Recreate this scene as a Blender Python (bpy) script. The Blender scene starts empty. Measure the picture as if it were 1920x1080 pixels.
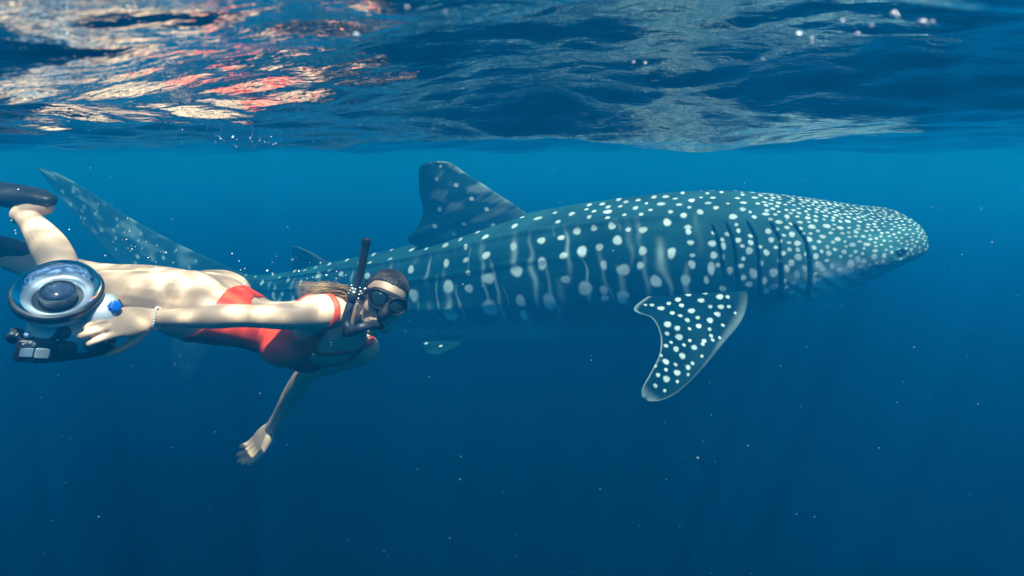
import bpy, math
import numpy as np
from math import radians as R

# ------------------------------------------------------------------ camera, sky, sun
F = 1144.0            # focal length in pixels of a 1920 px wide frame
HY = 288.0            # image row of the sea-level horizon
ZC = -0.105           # the lens is 10 cm under the mean water level (z = 0)
sc = bpy.context.scene
cam_d = bpy.data.cameras.new('camera')
cam = bpy.data.objects.new('camera', cam_d)
sc.collection.objects.link(cam)
cam.location = (0, 0, ZC)
cam.rotation_euler = (R(90), 0, 0)
cam_d.sensor_width = 36.0
cam_d.lens = 36.0 * F / 1920.0
cam_d.shift_y = -(540.0 - HY) / 1920.0
cam_d.clip_start = 0.02
cam_d.clip_end = 2000
cam_d.dof.use_dof = True
cam_d.dof.focus_distance = 3.0
cam_d.dof.aperture_fstop = 6.5
sc.camera = cam

SUN = np.array((0.14, -0.34, 0.92)); SUN /= np.linalg.norm(SUN)
elev = math.asin(SUN[2]); azim = math.atan2(SUN[0], SUN[1])
world = bpy.data.worlds.new('World'); sc.world = world
world.use_nodes = True
wn = world.node_tree
bg = wn.nodes['Background']
sky = wn.nodes.new('ShaderNodeTexSky')
sky.sky_type = 'NISHITA'; sky.sun_disc = False
sky.sun_elevation = elev; sky.sun_rotation = azim
wn.links.new(sky.outputs[0], bg.inputs[0])
bg.inputs[1].default_value = 0.10
sun_d = bpy.data.lights.new('sun', 'SUN')
sun_d.energy = 5.0; sun_d.angle = R(0.5); sun_d.color = (1.0, 0.95, 0.87)
sun = bpy.data.objects.new('sun', sun_d)
sc.collection.objects.link(sun)
from mathutils import Vector, Matrix
sun.rotation_euler = Vector(tuple(-SUN)).to_track_quat('-Z', 'Y').to_euler()
sc.view_settings.view_transform = 'Standard'
sc.view_settings.look = 'None'
sc.view_settings.gamma = 1.0
sc.view_settings.exposure = 0.65
sc.cycles.use_denoising = True
sc.cycles.max_bounces = 6
sc.cycles.glossy_bounces = 4
sc.cycles.transparent_max_bounces = 12
sc.cycles.volume_bounces = 1
sc.cycles.caustics_reflective = False
sc.cycles.caustics_refractive = False
sc.cycles.sample_clamp_indirect = 4.0

COL = sc.collection
rng = np.random.default_rng(7)

# ------------------------------------------------------------------ helpers
def at(x, y, Y):
    """world point seen at photo pixel (x, y), Y metres in front of the lens"""
    return np.array(((x - 960.0) / F * Y, Y, ZC + (HY - y) / F * Y))

def unit(v):
    v = np.asarray(v, float)
    return v / np.linalg.norm(v)

def np_mesh(name, verts, quads, smooth=True):
    me = bpy.data.meshes.new(name)
    verts = np.asarray(verts, np.float32); quads = np.asarray(quads, np.int32)
    k = quads.shape[1]
    me.vertices.add(len(verts)); me.vertices.foreach_set('co', verts.ravel())
    me.loops.add(quads.size); me.loops.foreach_set('vertex_index', quads.ravel())
    me.polygons.add(len(quads))
    me.polygons.foreach_set('loop_start', np.arange(len(quads), dtype=np.int32) * k)
    me.polygons.foreach_set('loop_total', np.full(len(quads), k, np.int32))
    me.update(calc_edges=True); me.validate()
    if smooth: me.polygons.foreach_set('use_smooth', np.ones(len(me.polygons), bool))
    return me

def link(name, me, mat=None, parent=None):
    o = bpy.data.objects.new(name, me)
    COL.objects.link(o)
    if mat is not None:
        me.materials.clear(); me.materials.append(mat)
    if parent is not None: o.parent = parent
    return o

def tag(o, label=None, cat=None, group=None, kind=None):
    if label: o['label'] = label
    if cat: o['category'] = cat
    if group: o['group'] = group
    if kind: o['kind'] = kind
    return o

def empty(name, loc):
    o = bpy.data.objects.new(name, None); COL.objects.link(o)
    o.location = tuple(loc); o.empty_display_size = 0.05
    return o

class MB:
    """collects closed shapes; build() links them as one mesh object"""
    def __init__(s): s.v = []; s.f = []
    def add(s, v, f):
        o = len(s.v); s.v.extend([tuple(p) for p in v]); s.f.extend([tuple(i + o for i in q) for q in f])
    def mesh(s, name, smooth=True):
        me = bpy.data.meshes.new(name); me.from_pydata(s.v, [], s.f); me.update()
        if smooth: me.polygons.foreach_set('use_smooth', np.ones(len(me.polygons), bool))
        return me
    def build(s, name, mat, parent=None, smooth=True, sharp=None):
        me = s.mesh(name, smooth)
        if smooth and sharp: me.set_sharp_from_angle(angle=R(sharp))
        if parent is not None:
            pl = np.array(parent.location)
            if parent.parent is not None: pl = pl + np.array(parent.parent.location)
            me.transform(Matrix.Translation(tuple(-pl)))
        return link(name, me, mat, parent)
    # -- shapes
    def loft(s, rings, caps=True, closed=False):
        n = len(rings); m = len(rings[0]); v = [p for r in rings for p in r]; f = []
        for i in range(n if closed else n - 1):
            for j in range(m):
                a = i * m + j; b = i * m + (j + 1) % m
                c = ((i + 1) % n) * m + (j + 1) % m; d = ((i + 1) % n) * m + j
                f.append((a, b, c, d))
        if caps and not closed:
            c0 = np.mean(rings[0], 0); c1 = np.mean(rings[-1], 0)
            v += [c0, c1]; k0 = n * m; k1 = k0 + 1
            for j in range(m):
                f.append((k0, (j + 1) % m, j)); f.append((k1, (n - 1) * m + j, (n - 1) * m + (j + 1) % m))
        s.add(v, f)
    def tube(s, pts, rad, m=16, ref=(0, 0, 1), sub=5, round_ends=True, exp=2.0):
        """tapered tube through pts; rad items are r or (side, up)"""
        pts = np.asarray(pts, float)
        rad = np.array([(r, r) if np.isscalar(r) else r for r in rad], float)
        P = crom(pts, sub); A = crom(rad, sub)
        T = np.gradient(P, axis=0); rings = []
        ref = np.asarray(ref, float)
        fr = []
        for i in range(len(P)):
            t = unit(T[i]); side = np.cross(t, ref)
            if np.linalg.norm(side) < 1e-4: side = np.cross(t, (0.3, 1, 0.1))
            side = unit(side); up = np.cross(side, t); fr.append((t, side, up))
        ang = np.arange(m) * 2 * math.pi / m
        ca, sa = np.cos(ang), np.sin(ang)
        ca = np.sign(ca) * abs(ca) ** (2 / exp); sa = np.sign(sa) * abs(sa) ** (2 / exp)
        def ring(i, k, off):
            t, side, up = fr[i]
            return [P[i] + t * off + side * A[i, 0] * k * c + up * A[i, 1] * k * q for c, q in zip(ca, sa)]
        if round_ends:
            r0 = A[0].mean(); r1 = A[-1].mean()
            for q in (80, 60, 35): rings.append(ring(0, math.cos(R(q)), -r0 * math.sin(R(q))))
        for i in range(len(P)): rings.append(ring(i, 1, 0))
        if round_ends:
            for q in (35, 60, 80): rings.append(ring(len(P) - 1, math.cos(R(q)), r1 * math.sin(R(q))))
        s.loft(rings)
    def ellipsoid(s, c, r, X=(1, 0, 0), Y=(0, 1, 0), Z=(0, 0, 1), m=20, n=12):
        c = np.asarray(c, float); X, Y, Z = unit(X), unit(Y), unit(Z); rings = []
        for i in range(1, n):
            a = math.pi * i / n
            rings.append([c + Z * r[2] * math.cos(a) + (X * r[0] * math.cos(b) + Y * r[1] * math.sin(b)) * math.sin(a)
                          for b in np.arange(m) * 2 * math.pi / m])
        s.loft(rings)
    def lathe(s, c, axis, prof, m=48, X=None, caps=False):
        """prof: (radius, height along axis)"""
        c = np.asarray(c, float); a = unit(axis)
        X = unit(np.cross(a, (0.2, 0.9, 0.3))) if X is None else unit(X); Y = np.cross(a, X)
        rings = [[c + a * h + (X * math.cos(b) + Y * math.sin(b)) * r for b in np.arange(m) * 2 * math.pi / m] for r, h in prof]
        s.loft(rings, caps=caps)
    def rbox(s, c, X, Y, Z, size, bev=0.2, e=5.0, n=14, m=28):
        """soft-edged box (superellipsoid)"""
        c = np.asarray(c, float); rings = []
        def sp(x, p): return math.copysign(abs(x) ** (2.0 / p), x)
        for i in range(1, n):
            a = -math.pi / 2 + math.pi * i / n
            rings.append([c + Z * size[2] * sp(math.sin(a), e) + (X * size[0] * sp(math.cos(b), e) + Y * size[1] * sp(math.sin(b), e)) * sp(math.cos(a), e)
                          for b in (np.arange(m) + 0.5) * 2 * math.pi / m])
        s.loft(rings)

def crom(P, sub):
    """Catmull-Rom resampling"""
    P = np.asarray(P, float)
    if len(P) < 2 or sub <= 1: return P
    Q = np.vstack([2 * P[0] - P[1], P, 2 * P[-1] - P[-2]]); out = []
    for i in range(1, len(Q) - 2):
        for k in range(sub):
            t = k / sub; a, b, c, d = Q[i - 1], Q[i], Q[i + 1], Q[i + 2]
            out.append(0.5 * (2 * b + (c - a) * t + (2 * a - 5 * b + 4 * c - d) * t * t + (3 * b - a - 3 * c + d) * t ** 3))
    out.append(P[-1]); return np.array(out)

# ------------------------------------------------------------------ materials
def mat(name, color=(0.5, 0.5, 0.5), rough=0.5, metal=0.0, spec=0.5, var=0.0, vscale=20.0, bump=0.0, bscale=60.0, trans=0.0, sss=0.0, coat=0.0):
    m = bpy.data.materials.new(name); m.use_nodes = True
    nt = m.node_tree; b = nt.nodes['Principled BSDF']
    b.inputs['Base Color'].default_value = (*color, 1)
    b.inputs['Roughness'].default_value = rough
    b.inputs['Metallic'].default_value = metal
    b.inputs['Specular IOR Level'].default_value = spec
    b.inputs['Transmission Weight'].default_value = trans
    b.inputs['Coat Weight'].default_value = coat
    if sss: 
        b.inputs['Subsurface Weight'].default_value = sss
        b.inputs['Subsurface Radius'].default_value = (1.0, 0.35, 0.2)
        b.inputs['Subsurface Scale'].default_value = 0.012
    if var or bump:
        tc = nt.nodes.new('ShaderNodeTexCoord')
    if var:
        n = nt.nodes.new('ShaderNodeTexNoise'); n.inputs['Scale'].default_value = vscale; n.inputs['Detail'].default_value = 5
        mx = nt.nodes.new('ShaderNodeMix'); mx.data_type = 'RGBA'
        mx.inputs[6].default_value = (*[c * (1 - var) for c in color], 1)
        mx.inputs[7].default_value = (*[min(1, c * (1 + var)) for c in color], 1)
        nt.links.new(tc.outputs['Object'], n.inputs['Vector']); nt.links.new(n.outputs[0], mx.inputs[0])
        nt.links.new(mx.outputs[2], b.inputs['Base Color'])
    if bump:
        n2 = nt.nodes.new('ShaderNodeTexNoise'); n2.inputs['Scale'].default_value = bscale; n2.inputs['Detail'].default_value = 6
        bp = nt.nodes.new('ShaderNodeBump'); bp.inputs['Strength'].default_value = bump; bp.inputs['Distance'].default_value = 0.01
        nt.links.new(tc.outputs['Object'], n2.inputs['Vector']); nt.links.new(n2.outputs[0], bp.inputs['Height'])
        nt.links.new(bp.outputs[0], b.inputs['Normal'])
    return m

def interface_mat(name, ior, rough=0.0, tint=(1, 1, 1), bump=0.0, bscale=30.0, refl=(1, 1, 1)):
    """a thin clear boundary: mirror by Fresnel (total reflection included), clear otherwise"""
    m = bpy.data.materials.new(name); m.use_nodes = True
    nt = m.node_tree; nt.nodes.remove(nt.nodes['Principled BSDF'])
    out = nt.nodes['Material Output']
    fr = nt.nodes.new('ShaderNodeFresnel'); fr.inputs[0].default_value = ior
    gl = nt.nodes.new('ShaderNodeBsdfGlossy'); gl.inputs['Roughness'].default_value = rough; gl.inputs[0].default_value = (*refl, 1)
    tr = nt.nodes.new('ShaderNodeBsdfTransparent'); tr.inputs[0].default_value = (*tint, 1)
    mx = nt.nodes.new('ShaderNodeMixShader')
    nt.links.new(fr.outputs[0], mx.inputs[0]); nt.links.new(tr.outputs[0], mx.inputs[1]); nt.links.new(gl.outputs[0], mx.inputs[2])
    nt.links.new(mx.outputs[0], out.inputs['Surface'])
    if bump:
        tc = nt.nodes.new('ShaderNodeTexCoord'); mp = nt.nodes.new('ShaderNodeMapping'); mp.inputs['Scale'].default_value = (0.55, 1.0, 1.0)
        n2 = nt.nodes.new('ShaderNodeTexNoise'); n2.inputs['Scale'].default_value = bscale; n2.inputs['Detail'].default_value = 3
        bp = nt.nodes.new('ShaderNodeBump'); bp.inputs['Strength'].default_value = bump; bp.inputs['Distance'].default_value = 0.01
        nt.links.new(tc.outputs['Object'], mp.inputs[0]); nt.links.new(mp.outputs[0], n2.inputs['Vector'])
        nt.links.new(n2.outputs[0], bp.inputs['Height'])
        nt.links.new(bp.outputs[0], fr.inputs['Normal']); nt.links.new(bp.outputs[0], gl.inputs['Normal'])
    return m

# ------------------------------------------------------------------ the sea: surface seen from below, and the tinted water body
def waves(X, Y, spacing):
    r = np.random.default_rng(WSEED)
    H = np.zeros_like(X); LP = np.zeros_like(X)
    for lam0, slope, n in WBANDS:
        for k in range(n):
            lam = lam0 * r.uniform(0.75, 1.35)
            d = math.pi / 2 + r.normal(0, 0.62)
            ph = r.uniform(0, 6.283)
            a = slope * lam / 6.283 / math.sqrt(n / 2)
            q = 6.283 / lam * (X * math.cos(d) + Y * math.sin(d)) + ph
            fade = np.clip((lam / spacing - 3) / 4, 0, 1)
            # crests a little peaked: seen from below the troughs are round lobes
            H += a * fade * (np.sin(q) + 0.22 * np.cos(2 * q))
            if lam > .09: LP -= a * fade * (6.283 / lam) ** 2 * (np.sin(q) + 0.88 * np.cos(2 * q))
    return H, LP
WSEED = 23
WBANDS = ((3.2, 0.075, 6), (1.6, 0.085, 8), (0.8, 0.075, 10), (0.42, 0.066, 12), (0.21, 0.07, 14), (0.11, 0.085, 16), (0.055, 0.11, 18))
def stretch(n, a, lo, hi, c):
    u = np.linspace(math.asinh((lo - c) / a), math.asinh((hi - c) / a), n)
    return c + a * np.sinh(u)
gx = stretch(860, 0.9, -160, 160, 0.0)
gy = stretch(800, 0.55, -60, 200, 0.75)
GX, GY = np.meshgrid(gx, gy)
sp = np.maximum(np.gradient(gx)[None, :], np.gradient(gy)[:, None])
GZ, GL = waves(GX, GY, sp)
near = np.exp(-(GX ** 2 + (GY - 0.2) ** 2) / 2.2 ** 2)
low = -0.062
soft = low + 0.012 * np.log1p(np.exp(np.clip((GZ - low) / 0.012, -40, 40)))
GZ = GZ * (1 - near) + soft * near
nI, nJ = GX.shape
idx = np.arange(nI * nJ).reshape(nI, nJ)
quads = np.stack([idx[:-1, :-1], idx[:-1, 1:], idx[1:, 1:], idx[1:, :-1]], -1).reshape(-1, 4)
# caustic dapples put into the surface's transparency tint, from each wavelet's curvature
caustic_tint = np.clip(1 / np.maximum(1 + 0.085 * GL, .32), .5, 2.6); caustic_tint /= caustic_tint.mean()
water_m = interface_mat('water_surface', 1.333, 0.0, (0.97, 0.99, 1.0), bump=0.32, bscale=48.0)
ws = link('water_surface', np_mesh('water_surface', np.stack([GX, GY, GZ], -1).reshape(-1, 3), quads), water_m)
fa = ws.data.attributes.new('caustic_tint', 'FLOAT', 'POINT'); fa.data.foreach_set('value', caustic_tint.astype(np.float32).ravel())
nt = water_m.node_tree; fn = nt.nodes.new('ShaderNodeAttribute'); fn.attribute_name = 'caustic_tint'
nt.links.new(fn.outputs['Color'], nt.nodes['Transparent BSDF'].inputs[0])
tag(ws, 'rippled underside of the sea surface along the top', kind='structure')

hz_m = bpy.data.materials.new('sea_water'); hz_m.use_nodes = True
nt = hz_m.node_tree; nt.nodes.remove(nt.nodes['Principled BSDF'])
pv = nt.nodes.new('ShaderNodeVolumePrincipled')
pv.inputs['Color'].default_value = (0.002, 0.275, 0.66, 1)
pv.inputs['Density'].default_value = 0.18
pv.inputs['Anisotropy'].default_value = 0.45
pv.inputs['Absorption Color'].default_value = (0.03, 0.46, 0.80, 1)
nt.links.new(pv.outputs[0], nt.nodes['Material Output'].inputs['Volume'])
b = MB()
x0, x1, y0, y1, z0, z1 = -150, 150, -55, 190, -90, 0.45
b.add([(x0, y0, z0), (x1, y0, z0), (x1, y1, z0), (x0, y1, z0), (x0, y0, z1), (x1, y0, z1), (x1, y1, z1), (x0, y1, z1)],
      [(0, 3, 2, 1), (4, 5, 6, 7), (0, 1, 5, 4), (1, 2, 6, 5), (2, 3, 7, 6), (3, 0, 4, 7)])
hz = b.build('haze', hz_m, smooth=False)
tag(hz, 'clear blue sea water filling the whole view', kind='stuff')

dw_m = bpy.data.materials.new('added_dark_layer'); dw_m.use_nodes = True  # added light-absorbing volume that darkens the lower part of the view
nt = dw_m.node_tree; nt.nodes.remove(nt.nodes['Principled BSDF'])
pd = nt.nodes.new('ShaderNodeVolumePrincipled')
pd.inputs['Color'].default_value = (0, 0, 0, 1)
pd.inputs['Density'].default_value = 0.56
pd.inputs['Absorption Color'].default_value = (0, 0.0, 0.07, 1)
nt.links.new(pd.outputs[0], nt.nodes['Material Output'].inputs['Volume'])
b = MB()
x0, x1, y0, y1, z0, z1 = -140, 140, -50, 185, -85, -1.68
b.add([(x0, y0, z0), (x1, y0, z0), (x1, y1, z0), (x0, y1, z0), (x0, y0, z1), (x1, y0, z1), (x1, y1, z1), (x0, y1, z1)],
      [(0, 3, 2, 1), (4, 5, 6, 7), (0, 1, 5, 4), (1, 2, 6, 5), (2, 3, 7, 6), (3, 0, 4, 7)])
dw = b.build('added_dark_layer', dw_m, smooth=False)
tag(dw, 'added dark volume dimming the water below the swimmer and the shark', kind='structure')

# ------------------------------------------------------------------ whale shark
#SHARK-BEGIN
NI, NJ = 1150, 420
ST = np.array([  # px, top, bottom, depth Y, half width in m : stations from the nose to the tail root
 (1714.748, 399.689, 460.897, 4.25, 0.3),
 (1701.748, 397.34, 466.697, 4.25, 0.335),
 (1686.748, 393.213, 473.574, 4.26, 0.365),
 (1646.748, 395.828, 488.654, 4.29, 0.4),
 (1600.0, 384.655, 510.42, 4.33, 0.43),
 (1550.0, 376.788, 534.077, 4.37, 0.455),
 (1500.0, 368.908, 552.677, 4.42, 0.475),
 (1450.0, 361.379, 569.72, 4.47, 0.49),
 (1400.0, 358.412, 591.049, 4.53, 0.5),
 (1300.0, 358.19, 604.069, 4.65, 0.505),
 (1200.0, 369.582, 617.294, 4.79, 0.5),
 (1100.0, 383.527, 631.76, 4.95, 0.48),
 (1000.0, 401.529, 638.732, 5.13, 0.45),
 (900.0, 431.63, 644.219, 5.33, 0.41),
 (800.0, 457.437, 639.88, 5.56, 0.355),
 (700.0, 480.004, 631.444, 5.84, 0.29),
 (600.0, 499.56, 610.111, 6.18, 0.215),
 (520.0, 516.888, 590.07, 6.5, 0.15),
 (460.0, 517.441, 573.138, 6.8, 0.11),
 (410.0, 509.949, 548.795, 7.05, 0.085),
 (375.0, 496.949, 525.795, 7.2, 0.06)], float)
def gsm(a, sig):
    k = int(sig * 4); w = np.exp(-0.5 * (np.arange(-k, k + 1) / sig) ** 2); w /= w.sum()
    p = np.concatenate([2 * a[0] - a[k:0:-1], a, 2 * a[-1] - a[-2:-k - 2:-1]])
    return np.convolve(p, w, 'valid')
def smooth_(a, b_, x):
    t = np.clip((x - a) / (b_ - a), 0, 1); return t * t * (3 - 2 * t)
def shark_rings():
    C0 = np.array([at(p, (t + b_) / 2, Y) for p, t, b_, Y, w in ST])
    hh0 = (ST[:, 2] - ST[:, 1]) / 2 * ST[:, 3] / F
    s0 = np.concatenate([[0], np.cumsum(np.linalg.norm(np.diff(C0, axis=0), axis=1))])
    s = np.linspace(0, s0[-1], NI)
    C = np.stack([gsm(np.interp(s, s0, C0[:, k]), 26) for k in range(3)], -1)
    hh = gsm(np.interp(s, s0, hh0), 16); hw = gsm(np.interp(s, s0, ST[:, 4]), 24)
    return s, C, hh, hw
def shark_body():
    s, C, hh, hw = shark_rings()
    T = np.gradient(C, axis=0); T /= np.linalg.norm(T, axis=1)[:, None]
    up = np.array((0, 0, 1.0)); U = up - T * (T @ up)[:, None]; U /= np.linalg.norm(U, axis=1)[:, None]
    S = np.cross(U, T); S *= np.sign(-S[:, 1:2])             # towards the lens
    ro = np.radians(np.interp(s, [0, 1, 5, 7], [9, 9, 6, 4]))[:, None]
    U, S = U * np.cos(ro) + S * np.sin(ro), S * np.cos(ro) - U * np.sin(ro)
    th = np.arange(NJ) * 2 * np.pi / NJ                      # 0 = back, 90 deg = flank towards the lens
    nn = np.interp(s, [0, .4, 1.2, 2.5, 7], [2.7, 2.5, 2.25, 2.1, 2.0])[:, None]
    c, q = np.cos(th)[None], np.sin(th)[None]
    cu = np.sign(c) * np.abs(c) ** (2 / nn); su = np.sign(q) * np.abs(q) ** (2 / nn)
    close = np.sqrt(np.clip(1 - (1 - np.clip(s / .105, 0, 1)) ** 2.2, 0, 1)) ** .9
    endc = np.sqrt(np.clip(1 - (1 - np.clip((s[-1] - s) / .06, 0, 1)) ** 2, 0, 1))
    hh = (hh * close * endc)[:, None]; hw = (hw * close * endc)[:, None]
    d = np.degrees(th); d = np.where(d > 180, 360 - d, d)[None]   # 0..180 on both flanks
    s2 = s[:, None]
    disp = np.zeros((NI, NJ))
    # long ridges along the back and flank
    w1 = np.clip((s2 - 1.35) / .5, 0, 1) * np.clip((6.3 - s2) / .8, 0, 1)
    disp += .020 * w1 * np.exp(-((d - (38 - 1.0 * s2)) / 3.2) ** 2)
    w2 = np.clip((s2 - 2.9) / .7, 0, 1)
    disp += .026 * w2 * np.exp(-((d - 94) / 4.5) ** 2) - .012 * w2 * np.exp(-((d - 103) / 5) ** 2)
    w3 = np.clip((s2 - 2.0) / .7, 0, 1) * np.clip((6.3 - s2) / .8, 0, 1)
    disp += .014 * w3 * np.exp(-((d - 64) / 3.0) ** 2)
    disp += .015 * np.exp(-(d / 4.0) ** 2) * np.clip((s2 - .9) / .6, 0, 1)
    # mouth: a slit round the front of the head, lower jaw a little shorter
    wm = np.clip((.46 - s2) / .10, 0, 1)
    dm = 110 - 6 * np.clip(1 - s2 / .3, 0, 1)
    disp -= .030 * wm * np.exp(-((d - dm) / 2.8) ** 2)
    disp -= .018 * np.clip((.34 - s2) / .3, 0, 1) * np.clip((d - dm) / 6, 0, 1)
    # brow bulge and cheek hollow
    disp += .012 * np.exp(-((s2 - .33) / .12) ** 2) * np.exp(-((d - 97) / 14) ** 2)
    # eye socket
    se, de = EYE
    rr = np.hypot(s2 - se, (d - de) / 57.3 * .42)
    disp -= .012 * np.exp(-(rr / .028) ** 2)
    disp += .007 * np.exp(-((rr - .045) / .016) ** 2)
    # gill slits
    gd = np.zeros((NI, NJ))
    for pl in GILLS:
        g = np.array(pl); o = np.argsort(g[:, 1]); lo, hi = g[o[0], 1], g[o[-1], 1]
        ss = np.interp(d, g[o, 1], g[o, 0])
        win = np.clip((d - lo + 2) / 5, 0, 1) * np.clip((hi + 7 - d) / 8, 0, 1)
        e = s2 - ss
        gd = np.maximum(gd, win * np.exp(-(e / (.005 + .008 * smooth_(lo, hi, d))) ** 2))
        disp += win * (-.022 * np.exp(-(e / .010) ** 2) + .012 * np.exp(-np.clip(e + .012, -1, 0) ** 2 / .0006 - np.clip(e + .012, 0, 1) ** 2 / .00005))
    body = C[:, None, :] + U[:, None, :] * (hh * cu)[..., None] + S[:, None, :] * (hw * su)[..., None]
    nrm = U[:, None, :] * (cu / np.maximum(hh, .02))[..., None] + S[:, None, :] * (su / np.maximum(hw, .02))[..., None]
    nrm /= np.linalg.norm(nrm, axis=-1)[..., None] + 1e-9
    body = body + nrm * (disp * np.clip(close * endc, 0, 1)[:, None])[..., None]
    return s, d, body, nrm, gd
EYE = (.30, 104)
GILLS = []
SPOTS = []
FSPOTS = []
EYE = (0.253, 91.7)
GILLS = [[(1.327, 48.0), (1.302, 61.7), (1.296, 73.7), (1.302, 84.0)], [(1.233, 45.4), (1.207, 61.7), (1.207, 76.3), (1.22, 91.7)], [(1.094, 43.7), (1.062, 60.9), (1.068, 79.7), (1.094, 102.0)], [(0.954, 43.7), (0.923, 61.7), (0.948, 84.9), (0.98, 114.9)], [(0.822, 44.6), (0.777, 64.3), (0.777, 84.0), (0.815, 121.7)]]
SPOTS = [(2.604,16.3,0.0222),(2.794,22.3,0.0208),(3.047,29.1,0.0227),(3.021,51.4,0.0253),(3.015,72.9,0.0343),(2.775,48.0,0.0232),(2.762,70.3,0.0335),(2.541,46.3,0.0228),(2.541,66.9,0.0298),(2.415,27.4,0.0153),(2.471,10.3,0.0158),(2.313,18.0,0.02),(2.25,42.0,0.0223),(2.377,46.3,0.0179),(2.364,62.6,0.0206),(2.377,81.4,0.0234),(2.219,60.9,0.0291),(2.244,89.1,0.0347),(2.547,96.9,0.0387),(2.781,94.3,0.0304),(2.794,107.1,0.0275),(3.066,97.7,0.0469),(3.451,100.3,0.0455),(3.407,74.6,0.0372),(3.42,50.6,0.0246),(3.477,24.9,0.0236),(3.224,36.9,0.0163),(3.217,51.4,0.0177),(3.192,65.1,0.0159),(3.211,78.9,0.0254),(3.805,50.6,0.0255),(3.78,79.7,0.0352),(3.881,16.3,0.0229),(4.184,0.9,0.0165),(4.096,28.3,0.016),(2.2,12.9,0.0139),(2.162,26.6,0.015),(2.118,41.1,0.0176),(2.086,59.1,0.0201),(2.073,73.7,0.0199),(2.111,91.7,0.0214),(2.118,97.7,0.0186),(2.023,22.3,0.0209),(1.985,41.1,0.0203),(1.953,54.9,0.0256),(1.941,78.9,0.0309),(1.985,96.9,0.0282),(1.997,100.3,0.0255),(1.871,46.3,0.0143),(1.77,48.0,0.0212),(1.789,66.0,0.0223),(1.82,77.1,0.0181),(1.82,21.4,0.0162),(1.934,15.4,0.0135),(1.745,15.4,0.0103),(1.643,18.9,0.0204),(1.713,26.6,0.0101),(1.606,42.9,0.0224),(1.599,68.6,0.0205),(1.606,71.1,0.0205),(1.738,89.1,0.0276),(1.498,36.9,0.0181),(1.479,48.9,0.0165),(1.479,53.1,0.0164),(1.473,62.6,0.0149),(1.485,79.7,0.0202),(1.542,90.0,0.0244),(1.523,22.3,0.0143),(1.441,16.3,0.0187),(1.391,33.4,0.0195),(1.549,11.1,0.0117),(1.378,11.1,0.0101),(4.406,2.6,0.0196),(4.355,28.3,0.0177),(4.772,1.7,0.0187),(5.013,4.3,0.0176),(5.044,39.4,0.026),(5.518,39.4,0.0211),(5.98,41.1,0.022),(4.709,41.1,0.021),(6.024,87.4,0.0188),(4.33,50.6,0.0242),(5.904,0.0,0.0142),(5.145,60.0,0.0203),(4.867,66.0,0.0169),(5.575,73.7,0.0181),(1.296,12.0,0.0157),(1.283,28.3,0.0168),(1.176,39.4,0.0224),(1.1,30.0,0.0181),(1.195,22.3,0.0107),(1.119,12.0,0.014),(1.075,3.4,0.0126),(0.992,19.7,0.0137),(0.954,1.7,0.011),(0.961,35.1,0.0163),(0.898,44.6,0.0175),(0.841,36.9,0.0147),(0.86,14.6,0.0152),(0.91,26.6,0.0135),(0.879,3.4,0.014),(0.999,7.7,0.0156),(1.037,39.4,0.0133),(1.056,33.4,0.0105),(1.473,72.9,0.0119),(1.34,64.3,0.0192),(1.34,73.7,0.0191),(1.365,82.3,0.0221),(1.372,84.9,0.0191),(1.233,56.6,0.0147),(1.271,66.9,0.0176),(1.289,75.4,0.0146),(1.157,54.0,0.0132),(1.169,62.6,0.0161),(1.163,48.0,0.0118),(1.15,67.7,0.0116),(1.112,72.0,0.0203),(1.094,65.1,0.0159),(1.087,59.1,0.0131),(1.157,78.0,0.0116),(1.112,89.1,0.0217),(1.182,83.1,0.0145),(1.252,85.7,0.0175),(1.176,90.9,0.0131),(1.15,96.0,0.0174),(0.973,54.9,0.0174),(0.967,63.4,0.0158),(1.011,74.6,0.0172),(1.056,82.3,0.0144),(1.043,69.4,0.0115),(0.992,90.0,0.0201),(1.056,94.3,0.0173),(1.005,101.1,0.0202),(1.056,103.7,0.0174),(0.841,58.3,0.0172),(0.822,67.7,0.0171),(0.86,50.6,0.013),(0.917,76.3,0.0143),(0.834,80.6,0.0199),(0.879,84.9,0.0171),(0.91,88.3,0.0157),(0.86,93.4,0.0185),(0.809,90.0,0.0128),(0.885,100.3,0.0143),(0.834,104.6,0.0171),(0.904,109.7,0.0173),(0.866,114.9,0.0144),(0.695,6.0,0.0138),(0.752,22.3,0.0104),(0.721,36.9,0.0131),(0.714,48.9,0.0187),(0.784,52.3,0.0115),(0.752,64.3,0.017),(0.67,60.9,0.0156),(0.626,47.1,0.0186),(0.55,48.9,0.0157),(0.733,81.4,0.0155),(0.733,72.9,0.0127),(0.657,79.7,0.0155),(0.588,64.3,0.0155),(0.512,72.0,0.0168),(0.468,54.0,0.0141),(0.487,36.9,0.0144),(0.537,27.4,0.0132),(0.607,30.9,0.0131),(0.638,19.7,0.0119),(0.657,72.9,0.0113),(0.569,79.7,0.014),(0.43,72.9,0.0154),(0.499,88.3,0.014),(0.544,91.7,0.0196),(0.613,95.1,0.0141),(0.727,88.3,0.0169),(0.708,91.7,0.0155),(0.651,90.9,0.0127),(0.733,102.0,0.0156),(0.752,94.3,0.0113),(0.436,60.9,0.0113),(0.392,82.3,0.0125),(0.405,88.3,0.0139),(0.468,90.9,0.0126),(0.348,89.1,0.0111),(0.335,43.7,0.0114),(1.315,97.7,0.0176),(1.41,90.9,0.0148),(1.321,54.9,0.0119),(1.271,61.7,0.0118),(1.321,81.4,0.0132),(0.733,57.4,0.01),(0.575,37.7,0.0101),(0.55,56.6,0.0113),(0.518,61.7,0.0099),(0.619,67.7,0.0113),(0.436,43.7,0.01),(0.405,52.3,0.0099),(0.695,96.9,0.0141),(0.657,103.7,0.0156),(0.752,108.0,0.0157),(0.708,110.6,0.0142)]
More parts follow.
